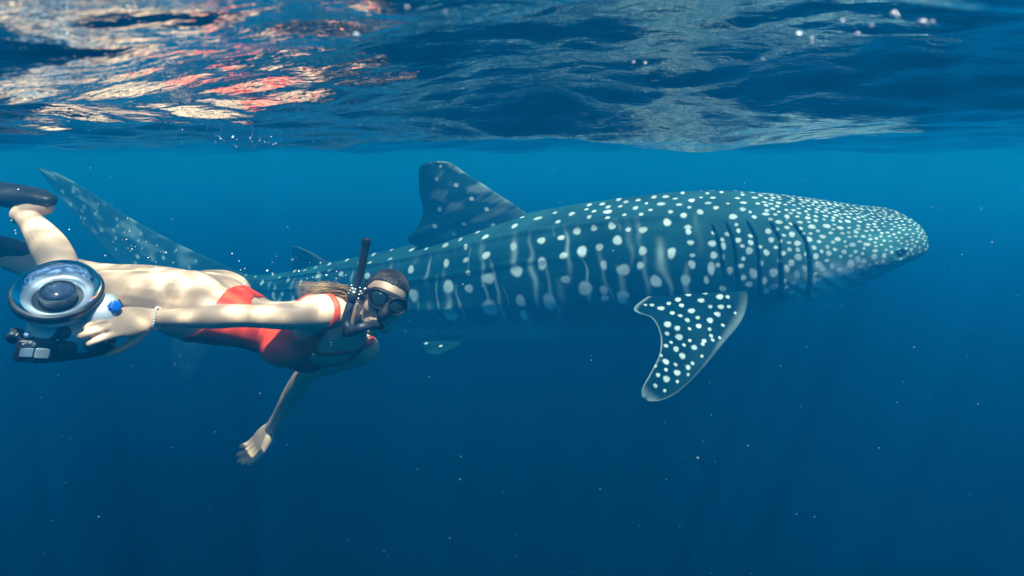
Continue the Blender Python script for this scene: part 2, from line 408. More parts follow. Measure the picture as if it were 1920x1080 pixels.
FSPOTS = [(0.384,0.748,0.0206),(0.553,0.773,0.0212),(0.553,0.622,0.0168),(0.623,0.84,0.0126),(0.604,0.605,0.0194),(0.409,0.613,0.0145),(0.371,0.462,0.0203),(0.447,0.454,0.0157),(0.34,0.588,0.0162),(0.245,0.597,0.018),(0.283,0.437,0.0191),(0.409,0.37,0.0129),(0.472,0.328,0.0155),(0.321,0.319,0.013),(0.245,0.277,0.0205),(0.308,0.227,0.0173),(0.358,0.218,0.0171),(0.409,0.252,0.0184),(0.56,0.218,0.0124),(0.623,0.328,0.015),(0.509,0.168,0.0111),(0.679,0.647,0.0164),(0.698,0.882,0.0123),(0.774,0.782,0.0174),(0.698,0.479,0.0175),(0.73,0.252,0.0133),(0.755,0.529,0.0107),(0.786,0.395,0.0172),(0.849,0.504,0.0183),(0.811,0.672,0.0106),(0.862,0.773,0.0118),(0.912,0.622,0.0116),(0.899,0.294,0.009),(0.164,0.496,0.0197),(0.195,0.37,0.0134),(0.226,0.437,0.0164),(0.296,0.664,0.0194),(0.333,0.714,0.0148),(0.761,0.95,0.0094),(0.83,0.992,0.0119),(0.522,0.437,0.0098),(0.66,0.773,0.0096),(0.635,0.504,0.0096),(0.421,0.529,0.0129),(0.597,0.42,0.0096),(0.365,0.857,0.0149),(0.371,0.916,0.0119)]
#SHARK-END
#FIN-BEGIN
def resample(P, n, sub=8):
    P = crom(np.asarray(P, float), sub)
    s = np.concatenate([[0], np.cumsum(np.linalg.norm(np.diff(P, axis=0), axis=1))])
    u = np.linspace(0, s[-1], n)
    return np.stack([np.interp(u, s, P[:, k]) for k in range(3)], -1)
def fin_sheet(lead, trail, nS, nC):
    L = resample(lead, nS); Tr = resample(trail, nS)
    c = np.linspace(0, 1, nC)[None, :, None]
    return L[:, None, :] * (1 - c) + Tr[:, None, :] * c
PEC = ([at(1376, 486, 4.26), at(1401, 542, 4.115), at(1393, 596, 3.965), at(1353, 648, 3.84), at(1306, 704, 3.70), at(1268, 738, 3.62), at(1236, 752, 3.58), at(1216, 752, 3.575)],
       [at(1275, 520, 4.52), at(1190, 575, 4.19), at(1222, 596, 4.02), at(1238, 628, 3.92), at(1236, 665, 3.80), at(1218, 702, 3.68), at(1204, 728, 3.61), at(1203, 745, 3.575)])
DOR = ([at(1010, 425, 5.05), at(985, 398, 5.06), at(948, 373, 5.08), at(905, 345, 5.11), at(868, 321, 5.13), at(852, 310, 5.14), at(840, 304, 5.15), at(822, 302, 5.15)],
       [at(830, 480, 5.36), at(766, 453, 5.38), at(783, 425, 5.32), at(793, 396, 5.27), at(786, 360, 5.24), at(785, 330, 5.20), at(787, 314, 5.17), at(796, 305, 5.155)])
#FIN-END

def snoise(x, y, seed, n=7, f0=1.0):
    r = np.random.default_rng(seed); o = 0
    for k in range(n):
        f = f0 * r.uniform(.6, 1.8); a = r.uniform(0, 6.283)
        o = o + np.sin(f * (x * math.cos(a) + y * math.sin(a)) + r.uniform(0, 6.283))
    return o / math.sqrt(n)
def smooth(a, b, x):
    t = np.clip((x - a) / (b - a), 0, 1); return t * t * (3 - 2 * t)
def mix(a, b, t): return a * (1 - t[..., None]) + np.asarray(b, float) * t[..., None]
PALE = (.84, .86, .82)

def shark_colour(s, d, body, gd):
    S2 = np.broadcast_to(s[:, None], (NI, NJ)); D2 = np.broadcast_to(d, (NI, NJ))
    j = np.arange(NJ); side = np.where(j > NJ // 2, 1.0, 0.0)[None]
    w = snoise(S2 * 5, D2 * .06 + side * 9, 3); w2 = snoise(S2 * 17, D2 * .22 + side * 5, 4)
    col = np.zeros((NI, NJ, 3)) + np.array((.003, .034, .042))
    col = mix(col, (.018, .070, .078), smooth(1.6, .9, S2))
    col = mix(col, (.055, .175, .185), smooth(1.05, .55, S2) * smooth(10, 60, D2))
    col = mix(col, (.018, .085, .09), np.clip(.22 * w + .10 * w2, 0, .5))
    col = mix(col, (.030, .105, .122), smooth(62, 22, D2) * .65)  # sunlit look of the back put into its colour
    # vertical pale bars between the spot columns, brightened to stand in for rippling light
    k = 0; x = 1.42
    while x < 6.9:
        wob = .011 * np.sin(D2 * .07 + k * 1.7) + .006 * np.sin(D2 * .19 + k * 2.9)
        e = S2 - x - wob - .012 * w2
        st = np.exp(-(e / (.015 + .008 * snoise(D2 * .09, S2 * 2 + k * 2.2, 15, 4))) ** 2) * np.clip(.30 + .75 * snoise(D2 * .13, D2 * 0 + k * 3.1, 11, 5), 0, 1)
        st *= smooth(30, 55, D2) * smooth(122, 98, D2)
        col = mix(col, (.40, .50, .47), st * .78)
        x += .110 + .03 * math.sin(k * 1.3); k += 1
    # pale belly
    edge = np.interp(S2, [0, .3, .9, 1.6, 3, 6.5, 7.3], [112, 110, 116, 124, 122, 112, 125]) + 4 * w
    col = mix(col, (.34, .42, .42), smooth(-9, 13, D2 - edge))
    # cheek streaks
    ck = np.exp(-((S2 - .66) / .22) ** 2) * smooth(84, 101, D2) * np.clip(.65 + .5 * np.sin(S2 * 60 + D2 * .25 + w * 1.5), 0, 1)
    col = mix(col, (.78, .82, .79), ck * .9)
    # spots
    arc = np.linalg.norm(np.roll(body, -1, 1) - body, axis=-1).mean(1)      # metres per column step
    ds = s[1] - s[0]; dth = 360.0 / NJ
    spots = list(SPOTS); taken = [(a, b_) for a, b_, r in spots]
    g = np.random.default_rng(21)
    def try_add(a, b_, r, gap):
        ar = np.interp(a, s, arc) / dth
        for (p, q) in taken:
            if abs(p - a) < gap and math.hypot(p - a, (q - b_) * ar) < gap: return
        spots.append((a, b_, r)); taken.append((a, b_))
    for _ in range(5200):                                       # crowded little spots on the snout
        a = g.uniform(.005, .95); b_ = g.uniform(0, 103 - 6 * (a < .25))
        try_add(a, b_, g.uniform(.0075, .011) * (.75 + .55 * min(1, a)), .024 + .026 * min(1, a) * (1 if b_ > 35 else .75))
    for _ in range(700):                                        # back, out of the lens's sight
        a = g.uniform(.9, 2.2); b_ = g.uniform(0, 32); try_add(a, b_, g.uniform(.011, .017), .075)
    for _ in range(700):
        a = g.uniform(2.0, 7.2); b_ = g.uniform(0, 30); try_add(a, b_, g.uniform(.012, .018), .15)
    for _ in range(500):                                        # rear body and tail root
        a = g.uniform(4.6, 7.2); b_ = g.uniform(30, 108); try_add(a, b_, g.uniform(.015, .024), .15)
    for a, b_, r in spots:
        i = int(round(a / ds)); ar = np.interp(a, s, arc) / dth
        wi = int(2.2 * r / ds) + 2; wj = int(2.2 * r / max(ar, 1e-4) / dth) + 2
        wj = min(wj, NJ // 4)
        i0, i1 = max(0, i - wi), min(NI, i + wi + 1); ecc = g.uniform(.85, 1.18); ph = g.uniform(0, 6.28)
        br = g.uniform(.62, 1.0)
        for sgn in (1, -1):
            jc = int(round(sgn * b_ / dth)); jj = (np.arange(jc - wj, jc + wj + 1)) % NJ
            da = (s[i0:i1] - a)[:, None]; db = ((np.arange(jc - wj, jc + wj + 1) - sgn * b_ / dth) * dth * ar)[None]
            rr = np.hypot(da * ecc, db / ecc); an = np.arctan2(db, da)
            rad = (1.12 + .2 * min(1, max(0, a - 1))) * r * (1 + .06 * np.cos(2 * an + ph) + .05 * np.cos(3 * an + 2 * ph))
            m = smooth(1.26, .72, rr / rad) * br
            blk = col[i0:i1][:, jj]
            col[i0:i1, jj[None, :].repeat(i1 - i0, 0)[0]] = mix(blk, PALE, m)
    col = mix(col, (.012, .016, .018), gd * .9)
    wm = np.clip((.46 - S2) / .10, 0, 1); dm = 110 - 6 * np.clip(1 - S2 / .3, 0, 1)
    col = mix(col, (.80, .84, .82), wm * np.exp(-((D2 - dm + 4.5) / 2.2) ** 2) * .75)
    col = mix(col, (.01, .014, .016), wm * np.exp(-((D2 - dm) / 1.8) ** 2) * .9)
    col = mix(col, (.40, .48, .48), wm * smooth(dm + 3, dm + 8, D2) * .6)
    re = np.hypot(S2 - EYE[0], (D2 - EYE[1]) / 57.3 * .42)
    col = mix(col, (.014, .03, .034), smooth(.034, .020, re) * .8)
    return col

def fin_mesh(lead, trail, thick, spots, seed, nS=150, nC=90, edge_pale=True, streak=.3, tip_pow=.6, blotch=False):
    M = fin_sheet(lead, trail, nS, nC)
    dt = np.gradient(M, axis=0); dc = np.gradient(M, axis=1)
    n = np.cross(dt, dc); n /= np.linalg.norm(n, axis=-1)[..., None] + 1e-9
    t = np.linspace(0, 1, nS)[:, None]; c = np.linspace(0, 1, nC)[None]
    prof = (np.sqrt(np.clip(c, 0, 1)) * 1.5 - .9 * c - .6 * c ** 2.5) * 1.7
    th = thick * ((1 - t) ** tip_pow * .85 + .10) * np.clip(prof, 0, 2) + .0015
    wv = .008 * snoise(t * 6, c * 5, seed + 9)[..., None] * n * (t * c ** .5)[..., None]
    top = M + n * th[..., None] + wv; bot = M - n * th[..., None] + wv
    chord = np.linalg.norm(lead[0] - trail[0]); span = sum(np.linalg.norm(np.diff(lead, axis=0), axis=1))
    T2 = np.broadcast_to(t, (nS, nC)); C2 = np.broadcast_to(c, (nS, nC))
    w = snoise(T2 * 9, C2 * 7, seed)
    base = {32: (.010, .050, .058), 31: (.001, .016, .020), 37: (.03, .075, .075), 38: (.10, .17, .17)}.get(seed, (.003, .030, .036))
    col = np.zeros((nS, nC, 3)) + np.array(base)
    col = mix(col, np.array(base) * 2.2 + .01, np.clip(.25 * w, 0, .5))
    if streak:
        pat = snoise(T2 * 30, C2 * 9, seed + 1) * .7 + snoise(T2 * 70, C2 * 22, seed + 5) * .4 + (.7 - C2) * .8 if blotch else snoise(T2 * 3 + C2 * 14, C2 * 20, seed + 1)
        col = mix(col, (.40, .44, .42), streak * np.clip(pat - .35, 0, 1))
    if edge_pale:
        col = mix(col, (.40, .45, .44), smooth(.10, .01, C2 + .03 * w) * smooth(.12, .35, T2) * .45)
        col = mix(col, (.50, .54, .52), smooth(.94, .995, C2 + .012 * w) * smooth(.05, .2, T2) * .6)
        col = mix(col, (.40, .45, .44), smooth(.93, 1.0, T2) * .6)
    col = mix(col, (.024, .090, .104) if seed == 32 else (.004, .034, .040), smooth(.30, .08, T2) * .85)
    g = np.random.default_rng(seed)
    for a, b_, r in spots:
        i = min(nS - 1, int(a * (nS - 1))); k = min(nC - 1, int(b_ * (nC - 1)))
        dd = np.linalg.norm(M - M[i, k], axis=-1)
        v = M - M[i, k]; an = np.arctan2((v * unit(dt[i, k])).sum(-1), (v * unit(dc[i, k])).sum(-1)); ph = g.uniform(0, 6.28)
        col = mix(col, PALE, smooth(1.25, .7, dd / (1.08 * r * (1 + .07 * np.cos(2 * an + ph) + .05 * np.cos(3 * an)))) * g.uniform(.62, 1))
    rings = np.concatenate([top, bot[:, ::-1]], 1); cols = np.concatenate([col, col[:, ::-1]], 1)
    m = 2 * nC; ix = np.arange(nS * m).reshape(nS, m); nx = np.roll(ix, -1, 1)
    q = np.stack([ix[:-1], nx[:-1], nx[1:], ix[1:]], -1).reshape(-1, 4)
    e = ix[-1]; cap = np.stack([e[:nC - 1], e[1:nC], e[::-1][1:nC], e[::-1][:nC - 1]], -1)
    return rings.reshape(-1, 3), cols.reshape(-1, 3), np.concatenate([q, cap])

def rspots(n, seed, r0, r1, gap, t0=.1, t1=.95):
    g = np.random.default_rng(seed); o = []
    for _ in range(400):
        a, b_ = g.uniform(t0, t1), g.uniform(.12, .9)
        if all(math.hypot(a - p, b_ - q) > gap for p, q, r in o): o.append((a, b_, g.uniform(r0, r1)))
        if len(o) >= n: break
    return o

s_, d_, body_, nrm_, gd_ = shark_body()
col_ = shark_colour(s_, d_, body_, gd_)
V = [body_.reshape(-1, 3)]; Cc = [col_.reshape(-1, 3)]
ix = np.arange(NI * NJ).reshape(NI, NJ); nx = np.roll(ix, -1, 1)
Q = [np.stack([ix[:-1], nx[:-1], nx[1:], ix[1:]], -1).reshape(-1, 4)]
off = NI * NJ
fins = [
 (*PEC, .036, FSPOTS + [(.30, .16, .011), (.36, .24, .012), (.42, .12, .010), (.47, .21, .011), (.53, .13, .010), (.58, .22, .010), (.64, .14, .009), (.70, .22, .010), (.76, .15, .008), (.24, .20, .012), (.82, .24, .008), (.33, .08, .008), (.50, .07, .008), (.62, .3, .009)], 31, 200, 130, True, 0),
 (*DOR, .060, [(.16, .30, .020), (.22, .62, .018), (.33, .2, .016), (.36, .72, .02), (.5, .25, .017), (.55, .7, .018), (.68, .3, .016), (.8, .55, .016), (.9, .3, .012), (.06, .5, .024), (.28, .45, .014)], 32, 150, 110, False, .5),
 # second dorsal
 ([at(640, 505, 6.05), at(612, 488, 6.12), at(585, 474, 6.18), at(562, 464, 6.23), at(550, 461, 6.25)],
  [at(585, 520, 6.28), at(548, 506, 6.38), at(553, 492, 6.34), at(548, 476, 6.29), at(545, 464, 6.27)], .025, rspots(3, 5, .012, .018, .3), 33, 50, 40, False, .35),
 # pelvic fin, near side
 ([at(880, 622, 5.10), at(868, 640, 5.04), at(845, 655, 4.99), at(822, 664, 4.96), at(812, 665, 4.95)],
  [at(815, 618, 5.25), at(792, 640, 5.22), at(795, 650, 5.12), at(798, 658, 5.03), at(804, 664, 4.96)], .02, rspots(3, 6, .012, .016, .3), 34, 50, 40, False, 0),
 # anal fin
 ([at(640, 595, 6.0), at(625, 622, 6.06), at(600, 640, 6.14), at(588, 644, 6.18)],
  [at(590, 590, 6.2), at(570, 612, 6.3), at(574, 630, 6.26), at(580, 642, 6.2)], .02, [], 35, 40, 30, False, .2),
 # far pectoral fin, behind the body
 ([at(1395, 545, 4.95), at(1385, 600, 5.10), at(1350, 640, 5.25), at(1310, 672, 5.38), at(1290, 680, 5.42)],
  [at(1290, 560, 5.05), at(1250, 590, 5.15), at(1268, 620, 5.25), at(1275, 650, 5.36), at(1284, 676, 5.42)], .04, rspots(14, 7, .016, .024, .2), 36, 60, 50, True, .2),
 # caudal fin: long upper lobe, shorter lower lobe
 ([at(470, 520, 6.72), at(420, 497, 6.95), at(360, 470, 7.2), at(300, 440, 7.42), at(230, 400, 7.66), at(165, 357, 7.87), at(110, 326, 8.02), at(76, 313, 8.1)],
  [at(430, 568, 7.0), at(355, 578, 7.22), at(296, 556, 7.40), at(246, 514, 7.56), at(196, 466, 7.74), at(150, 416, 7.9), at(104, 360, 8.03), at(72, 319, 8.1)], .028, rspots(34, 8, .016, .026, .085, .1, .9), 37, 170, 80, False, .8),
 ([at(455, 545, 6.80), at(425, 580, 6.92), at(405, 625, 7.0), at(382, 670, 7.06), at(358, 705, 7.1), at(345, 712, 7.11)],
  [at(400, 540, 7.06), at(352, 570, 7.18), at(330, 605, 7.2), at(320, 650, 7.18), at(324, 690, 7.14), at(337, 711, 7.11)], .02, rspots(8, 9, .014, .02, .22), 38, 80, 60, False, .4),
]
for fdef in fins:
    lead, trail, thick, spots, seed, nS, nC, ep, stk = fdef
    v, c, q = fin_mesh(np.array(lead), np.array(trail), thick, spots, seed, nS, nC, ep, stk, blotch=seed in (32, 37, 38))
    V.append(v); Cc.append(c); Q.append(q + off); off += len(v)
V = np.concatenate(V); Cc = np.concatenate(Cc); Q = np.concatenate(Q)
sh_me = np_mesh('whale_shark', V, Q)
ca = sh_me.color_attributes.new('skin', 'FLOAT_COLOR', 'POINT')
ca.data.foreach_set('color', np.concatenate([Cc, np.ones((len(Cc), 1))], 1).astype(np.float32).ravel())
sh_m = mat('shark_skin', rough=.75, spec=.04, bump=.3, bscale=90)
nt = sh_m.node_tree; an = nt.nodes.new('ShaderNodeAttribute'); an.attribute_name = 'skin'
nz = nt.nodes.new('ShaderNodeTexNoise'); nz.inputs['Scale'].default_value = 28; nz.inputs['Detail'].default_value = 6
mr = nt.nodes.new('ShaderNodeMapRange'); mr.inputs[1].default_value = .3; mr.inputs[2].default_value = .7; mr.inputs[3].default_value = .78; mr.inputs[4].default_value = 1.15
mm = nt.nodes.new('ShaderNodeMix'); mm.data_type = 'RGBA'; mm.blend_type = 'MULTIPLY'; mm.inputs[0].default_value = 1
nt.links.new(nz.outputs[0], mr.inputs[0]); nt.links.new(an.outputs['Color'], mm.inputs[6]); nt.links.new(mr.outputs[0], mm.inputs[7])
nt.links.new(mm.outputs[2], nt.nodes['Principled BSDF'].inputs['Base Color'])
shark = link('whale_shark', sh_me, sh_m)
tag(shark, 'large white-spotted grey whale shark gliding to the right behind the swimmer', 'shark')
k_i = int(EYE[0] / (s_[1] - s_[0])); k_j = int(EYE[1] / 360 * NJ)
for sg in (1, -1):
    p = body_[k_i, (sg * k_j) % NJ]; nn_ = nrm_[k_i, (sg * k_j) % NJ]
    e = MB(); e.ellipsoid(p - nn_ * .003, (.018, .018, .018)); e.build('eye', mat('shark_eye', (.02, .024, .026), .3), shark)

# ------------------------------------------------------------------ swimmer
def hand(mb, wrist, d, n, thumb, sc_=1.0, curl=(25, 30, 20), spread=.010, tcurl=.35, clench=(0, 0, 0, 0)):
    """palm and five fingers: d = pointing direction, n = out of the palm, thumb = side the thumb is on"""
    d = unit(d); n = unit(n - d * np.dot(n, d)); l = np.cross(d, n); l = l if np.dot(l, thumb) > 0 else -l
    w = np.asarray(wrist, float)
    mb.tube([w - d * .03, w, w + d * .03 * sc_, w + d * .062 * sc_, w + d * .088 * sc_],
            [(.024, .019), (.026, .018), (.036, .017), (.041, .015), (.038, .011)], ref=n, exp=2.4, m=20)
    offs = (.0275, .0092, -.0092, -.0262); lens = (.070, .079, .073, .058); rads = (.0088, .0092, .0088, .0078)
    for k in range(4):
        p = w + d * (.082 - .004 * abs(k - 1)) * sc_ + l * offs[k] * sc_; pts = [p]; a = 0
        fd = unit(d + l * (spread * (1.5 - k) * 8))
        for seg, cu in zip((.48, .30, .24), curl):
            a += R(cu + clench[k]); p = p + (fd * math.cos(a) + n * math.sin(a)) * lens[k] * seg * sc_; pts.append(p)
        r = rads[k] * sc_
        mb.tube(pts, [r * 1.08, r * 1.04, r, r * .93], sub=4, m=12, ref=l)
    b0 = w + d * .022 * sc_ + l * .022 * sc_ + n * .006
    b1 = b0 + unit(d * .72 + l * .62 + n * tcurl) * .040 * sc_
    b2 = b1 + unit(d * .88 + l * .34 + n * tcurl) * .030 * sc_
    b3 = b2 + unit(d * .95 + l * .10 + n * tcurl * 1.2) * .024 * sc_
    mb.tube([b0, b1, b2, b3], [.016 * sc_, .0118 * sc_, .0102 * sc_, .0082 * sc_], sub=4, m=12, ref=n)
    return w + d * .09 * sc_

bd = MB()
# joints
SHR, ELR, WRR = at(611, 588, 1.715), at(448, 592, 1.655), at(287, 597, 1.63)
SHL, ELL, WRL = at(683, 655, 1.965), at(573, 699, 2.11), at(509, 802, 2.31)
HIR, KNR, ANR = at(372, 577, 1.845), at(128, 540, 1.85), at(44, 402, 2.03)
HIL, KNL, ANL = at(378, 566, 2.00), at(182, 522, 2.10), at(22, 489, 2.17)
# torso: centre, half breadth, half depth, roll of the belly towards the lens
TS = [(at(318, 573, 1.93), .095, .078, 8), (at(350, 573, 1.925), .140, .096, 9), (at(388, 574, 1.92), .163, .104, 11), (at(430, 590, 1.91), .150, .088, 12),
      (at(482, 608, 1.90), .122, .070, 16), (at(530, 620, 1.885), .128, .078, 21), (at(575, 624, 1.87), .138, .088, 28), (at(612, 621, 1.858), .140, .090, 35),
      (at(640, 614, 1.850), .110, .070, 36), (at(658, 604, 1.842), .066, .056, 30), (at(676, 592, 1.83), .052, .052, 20), (at(698, 577, 1.81), .050, .050, 8)]
TC = crom(np.array([t[0] for t in TS]), 5); TW = crom(np.array([[t[1], t[2], t[3]] for t in TS]), 5)
TT = np.gradient(TC, axis=0); TT /= np.linalg.norm(TT, axis=1)[:, None]
rings = []; TN = []; TL = []
for c, (hw_, hd_, ro_), t in zip(TC, TW, TT):
    dn = np.array((0, -math.sin(R(ro_)), -math.cos(R(ro_))))          # out of the belly
    dn = unit(dn - t * np.dot(dn, t)); lat = np.cross(t, dn)            # lat: towards her left side (far)
    if lat[1] < 0: lat = -lat
    TN.append(dn); TL.append(lat); m = 40; ring = []
    for a in np.arange(m) * 2 * math.pi / m:
        ca_, sa_ = math.cos(a), math.sin(a)
        ca_ = math.copysign(abs(ca_) ** .88, ca_); sa_ = math.copysign(abs(sa_) ** .88, sa_)
        ring.append(c + lat * hw_ * ca_ + dn * hd_ * sa_)
    rings.append(ring)
TN = np.array(TN); TL = np.array(TL)
bd.loft(rings)
def tl(i, l, d, a=0):        # torso-local point: station, lateral, out of belly
    k = int(i * 5); return TC[k] + TL[k] * l + TN[k] * d + TT[k] * a
for sg in (-1, 1):           # buttocks, breasts
    bd.ellipsoid(tl(1.6, sg * .080, -.034, .0), (.125, .086, .078), TT[8], TL[8], TN[8])
    bd.ellipsoid(tl(5.8, sg * .062, .050, -.004), (.078, .064, .056), TT[29], TL[29], TN[29])
def limb(a, b_, r, bow=(0, 0, 0), n=None, ref=(0, 1, 0)):
    k = len(r); P = [a + (b_ - a) * i / (k - 1) + np.array(bow) * math.sin(math.pi * i / (k - 1)) for i in range(k)]
    bd.tube(P, r, ref=ref, m=20, sub=3)
# arms
bd.ellipsoid(SHR + (.012, .01, .0), (.051, .048, .046)); bd.ellipsoid(SHL + (.0, -.01, .004), (.052, .050, .050))
bd.tube([tl(7.4, -.05, -.02), tl(7.2, -.105, -.012), SHR + (0, .012, .002)], [.062, .060, .050]); bd.tube([tl(7.4, .05, -.01), tl(7.2, .10, -.008), SHL], [.058, .056, .048])
limb(SHR, ELR, [.043, .041, .039, .036, .032, .031], bow=(0, 0, -.004)); limb(ELR, WRR, [.031, .034, .032, .028, .0235, .0215])
limb(SHL, ELL, [.045, .044, .041, .038, .035, .034]); limb(ELL, WRL, [.034, .037, .035, .030, .025, .023])
hand(bd, WRR, at(212, 607, 1.545) - WRR, np.array((.25, .9, -.25)), np.array((0, 0, -1.0)), 1.04, (6, 16, 14), .005, .55, (3, 0, 0, 2))
hand(bd, WRL, at(446, 878, 2.35) - WRL, np.array((.08, -.70, .66)), np.array((.7, 0, -.7)), 1.12, (10, 22, 20), -.004, .5, (2, 0, 4, 8))
# elbows, collar bones, spine furrow sides
for e_, w_, s_2 in ((ELR, WRR, SHR), (ELL, WRL, SHL)): bd.ellipsoid(e_ + (0, .012, -.006), (.030, .026, .030))
for sg, sh_ in ((-1, SHR), (1, SHL)):
    bd.tube([tl(8.4, sg * .018, .052), tl(8.0, sg * .06, .060), tl(7.5, sg * .105, .040)], [.009, .009, .010])
    bd.tube([tl(3, sg * .030, -.074), tl(4, sg * .030, -.058), tl(5, sg * .032, -.064), tl(6.5, sg * .045, -.072)], [.016, .020, .022, .024])
# legs
limb(HIR, KNR, [.088, .087, .083, .077, .069, .060, .054], bow=(0, -.01, .008)); limb(KNR, ANR, [.050, .051, .053, .051, .044, .036, .031], bow=(.012, .0, .012))
limb(HIL, KNL, [.086, .085, .081, .075, .067, .058, .053], bow=(0, .01, .006)); limb(KNL, ANL, [.053, .055, .058, .056, .048, .040, .034], bow=(0, .01, -.012))
bd.ellipsoid(ANR, (.038, .038, .038)); bd.ellipsoid(ANL, (.036, .036, .036))
HEELR, TOER = at(84, 388, 2.035), at(-78, 360, 2.09)
HEELL, TOEL = at(40, 478, 2.17), at(-110, 452, 2.24)
bd.tube([ANR, (ANR + HEELR) / 2 + (0, 0, .01), HEELR], [.034, .034, .028]); bd.tube([HEELR, (HEELR * .6 + TOER * .4), TOER], [.026, (.036, .024), (.042, .012)], ref=(0, 0, 1))
bd.tube([ANL, (ANL + HEELL) / 2, HEELL], [.034, .034, .028]); bd.tube([HEELL, (HEELL * .6 + TOEL * .4), TOEL], [.026, (.036, .024), (.042, .012)], ref=(0, 0, 1))
# head
HC = at(719, 562, 1.80); HS = .82
HF = unit((.30, -.94, .04)); HU = np.array((.44, .12, .89)); HU = unit(HU - HF * np.dot(HU, HF)); HX = np.cross(HU, -HF)
HX = HX if HX[0] > 0 else -HX                                         # her left: right in the picture
def hl(x, y, z): return HC + (HX * x - HF * y + HU * z) * HS                 # y is backwards
bd.ellipsoid(hl(0, .012, .028), (.074 * HS, .093 * HS, .080 * HS), HX, -HF, HU, 28, 18)
bd.ellipsoid(hl(0, -.022, -.030), (.062 * HS, .066 * HS, .080 * HS), HX, -HF, HU, 24, 16)
bd.ellipsoid(hl(0, -.045, -.075), (.044 * HS, .040 * HS, .036 * HS), HX, -HF, HU)
bd.ellipsoid(hl(0, -.072, -.100), (.024 * HS, .020 * HS, .018 * HS), HX, -HF, HU)
for sg in (-1, 1):
    bd.ellipsoid(hl(sg * .040, -.058, -.030), (.026 * HS, .026 * HS, .028 * HS), HX, -HF, HU)       # cheek
    bd.ellipsoid(hl(sg * .050, -.012, -.078), (.020 * HS, .034 * HS, .026 * HS), HX, -HF, HU)       # jaw
    bd.ellipsoid(hl(sg * .074, .018, -.004), (.009 * HS, .020 * HS, .032 * HS), HX, -HF, HU)        # ear
bd.tube([hl(0, -.082, .018), hl(0, -.100, -.010), hl(0, -.112, -.030), hl(0, -.096, -.036)], [.010, .012, .014, .012])  # nose
bd.tube([hl(-.024, -.080, -.066), hl(0, -.095, -.062), hl(.024, -.080, -.066)], [.007, .010, .007])      # lips
bd.tube([hl(-.020, -.078, -.076), hl(0, -.092, -.078), hl(.020, -.078, -.076)], [.007, .010, .007])
bd.tube([tl(9, 0, 0), tl(10, 0, -.005), hl(0, .028, -.055)], [.058, .050, .048])

src = bpy.data.objects.new('person', bd.mesh('person')); COL.objects.link(src)
md = src.modifiers.new('r', 'REMESH'); md.mode = 'VOXEL'; md.voxel_size = .0033; md.use_smooth_shade = True
ms = src.modifiers.new('s', 'SMOOTH'); ms.factor = .5; ms.iterations = 2
dg = bpy.context.evaluated_depsgraph_get()
me = bpy.data.meshes.new_from_object(src.evaluated_get(dg), depsgraph=dg)
bpy.data.objects.remove(src)
me.polygons.foreach_set('use_smooth', np.ones(len(me.polygons), bool))
me.name = 'person'
def region_smooth(me, iters=28):
    n = len(me.vertices); P = np.zeros(n * 3, np.float32); me.vertices.foreach_get('co', P); P = P.reshape(-1, 3).astype(float)
    E = np.zeros(len(me.edges) * 2, np.int32); me.edges.foreach_get('vertices', E); E = E.reshape(-1, 2)
    a = np.concatenate([E[:, 0], E[:, 1]]); b_ = np.concatenate([E[:, 1], E[:, 0]]); dg_ = np.maximum(np.bincount(a, minlength=n), 1)
    w = np.ones(n)
    for c, r in ((HC, .15), (WRR, .03), (WRL, .03)): w *= np.clip((np.linalg.norm(P - c, axis=1) - r * .9) / .06, 0, 1)
    for x, q in ((WRR, ELR), (WRL, ELL)): w *= np.clip(((P - x) @ unit(q - x)) / .05 + (np.linalg.norm(P - x, axis=1) > .22) * 9, 0, 1)
    for _ in range(iters):
        av = np.stack([np.bincount(a, P[b_, k], n) for k in range(3)], -1) / dg_[:, None]
        P += (av - P) * (.7 * w)[:, None]
    me.vertices.foreach_set('co', P.astype(np.float32).ravel()); me.update()
region_smooth(me)
BV = np.zeros(len(me.vertices) * 3, np.float32); me.vertices.foreach_get('co', BV); BV = BV.reshape(-1, 3).astype(float)
BN = np.zeros(len(me.vertices) * 3, np.float32); me.vertices.foreach_get('normal', BN); BN = BN.reshape(-1, 3).astype(float)
skin_m = mat('skin', (.60, .39, .265), .48, spec=.4, var=.2, vscale=22, bump=.06, bscale=260, sss=.12)
person = link('person', me, skin_m)
tag(person, 'swimmer in a red swimsuit and dive mask stretched out sideways, looking at the lens', 'person')
BF = [tuple(p.vertices) for p in me.polygons]

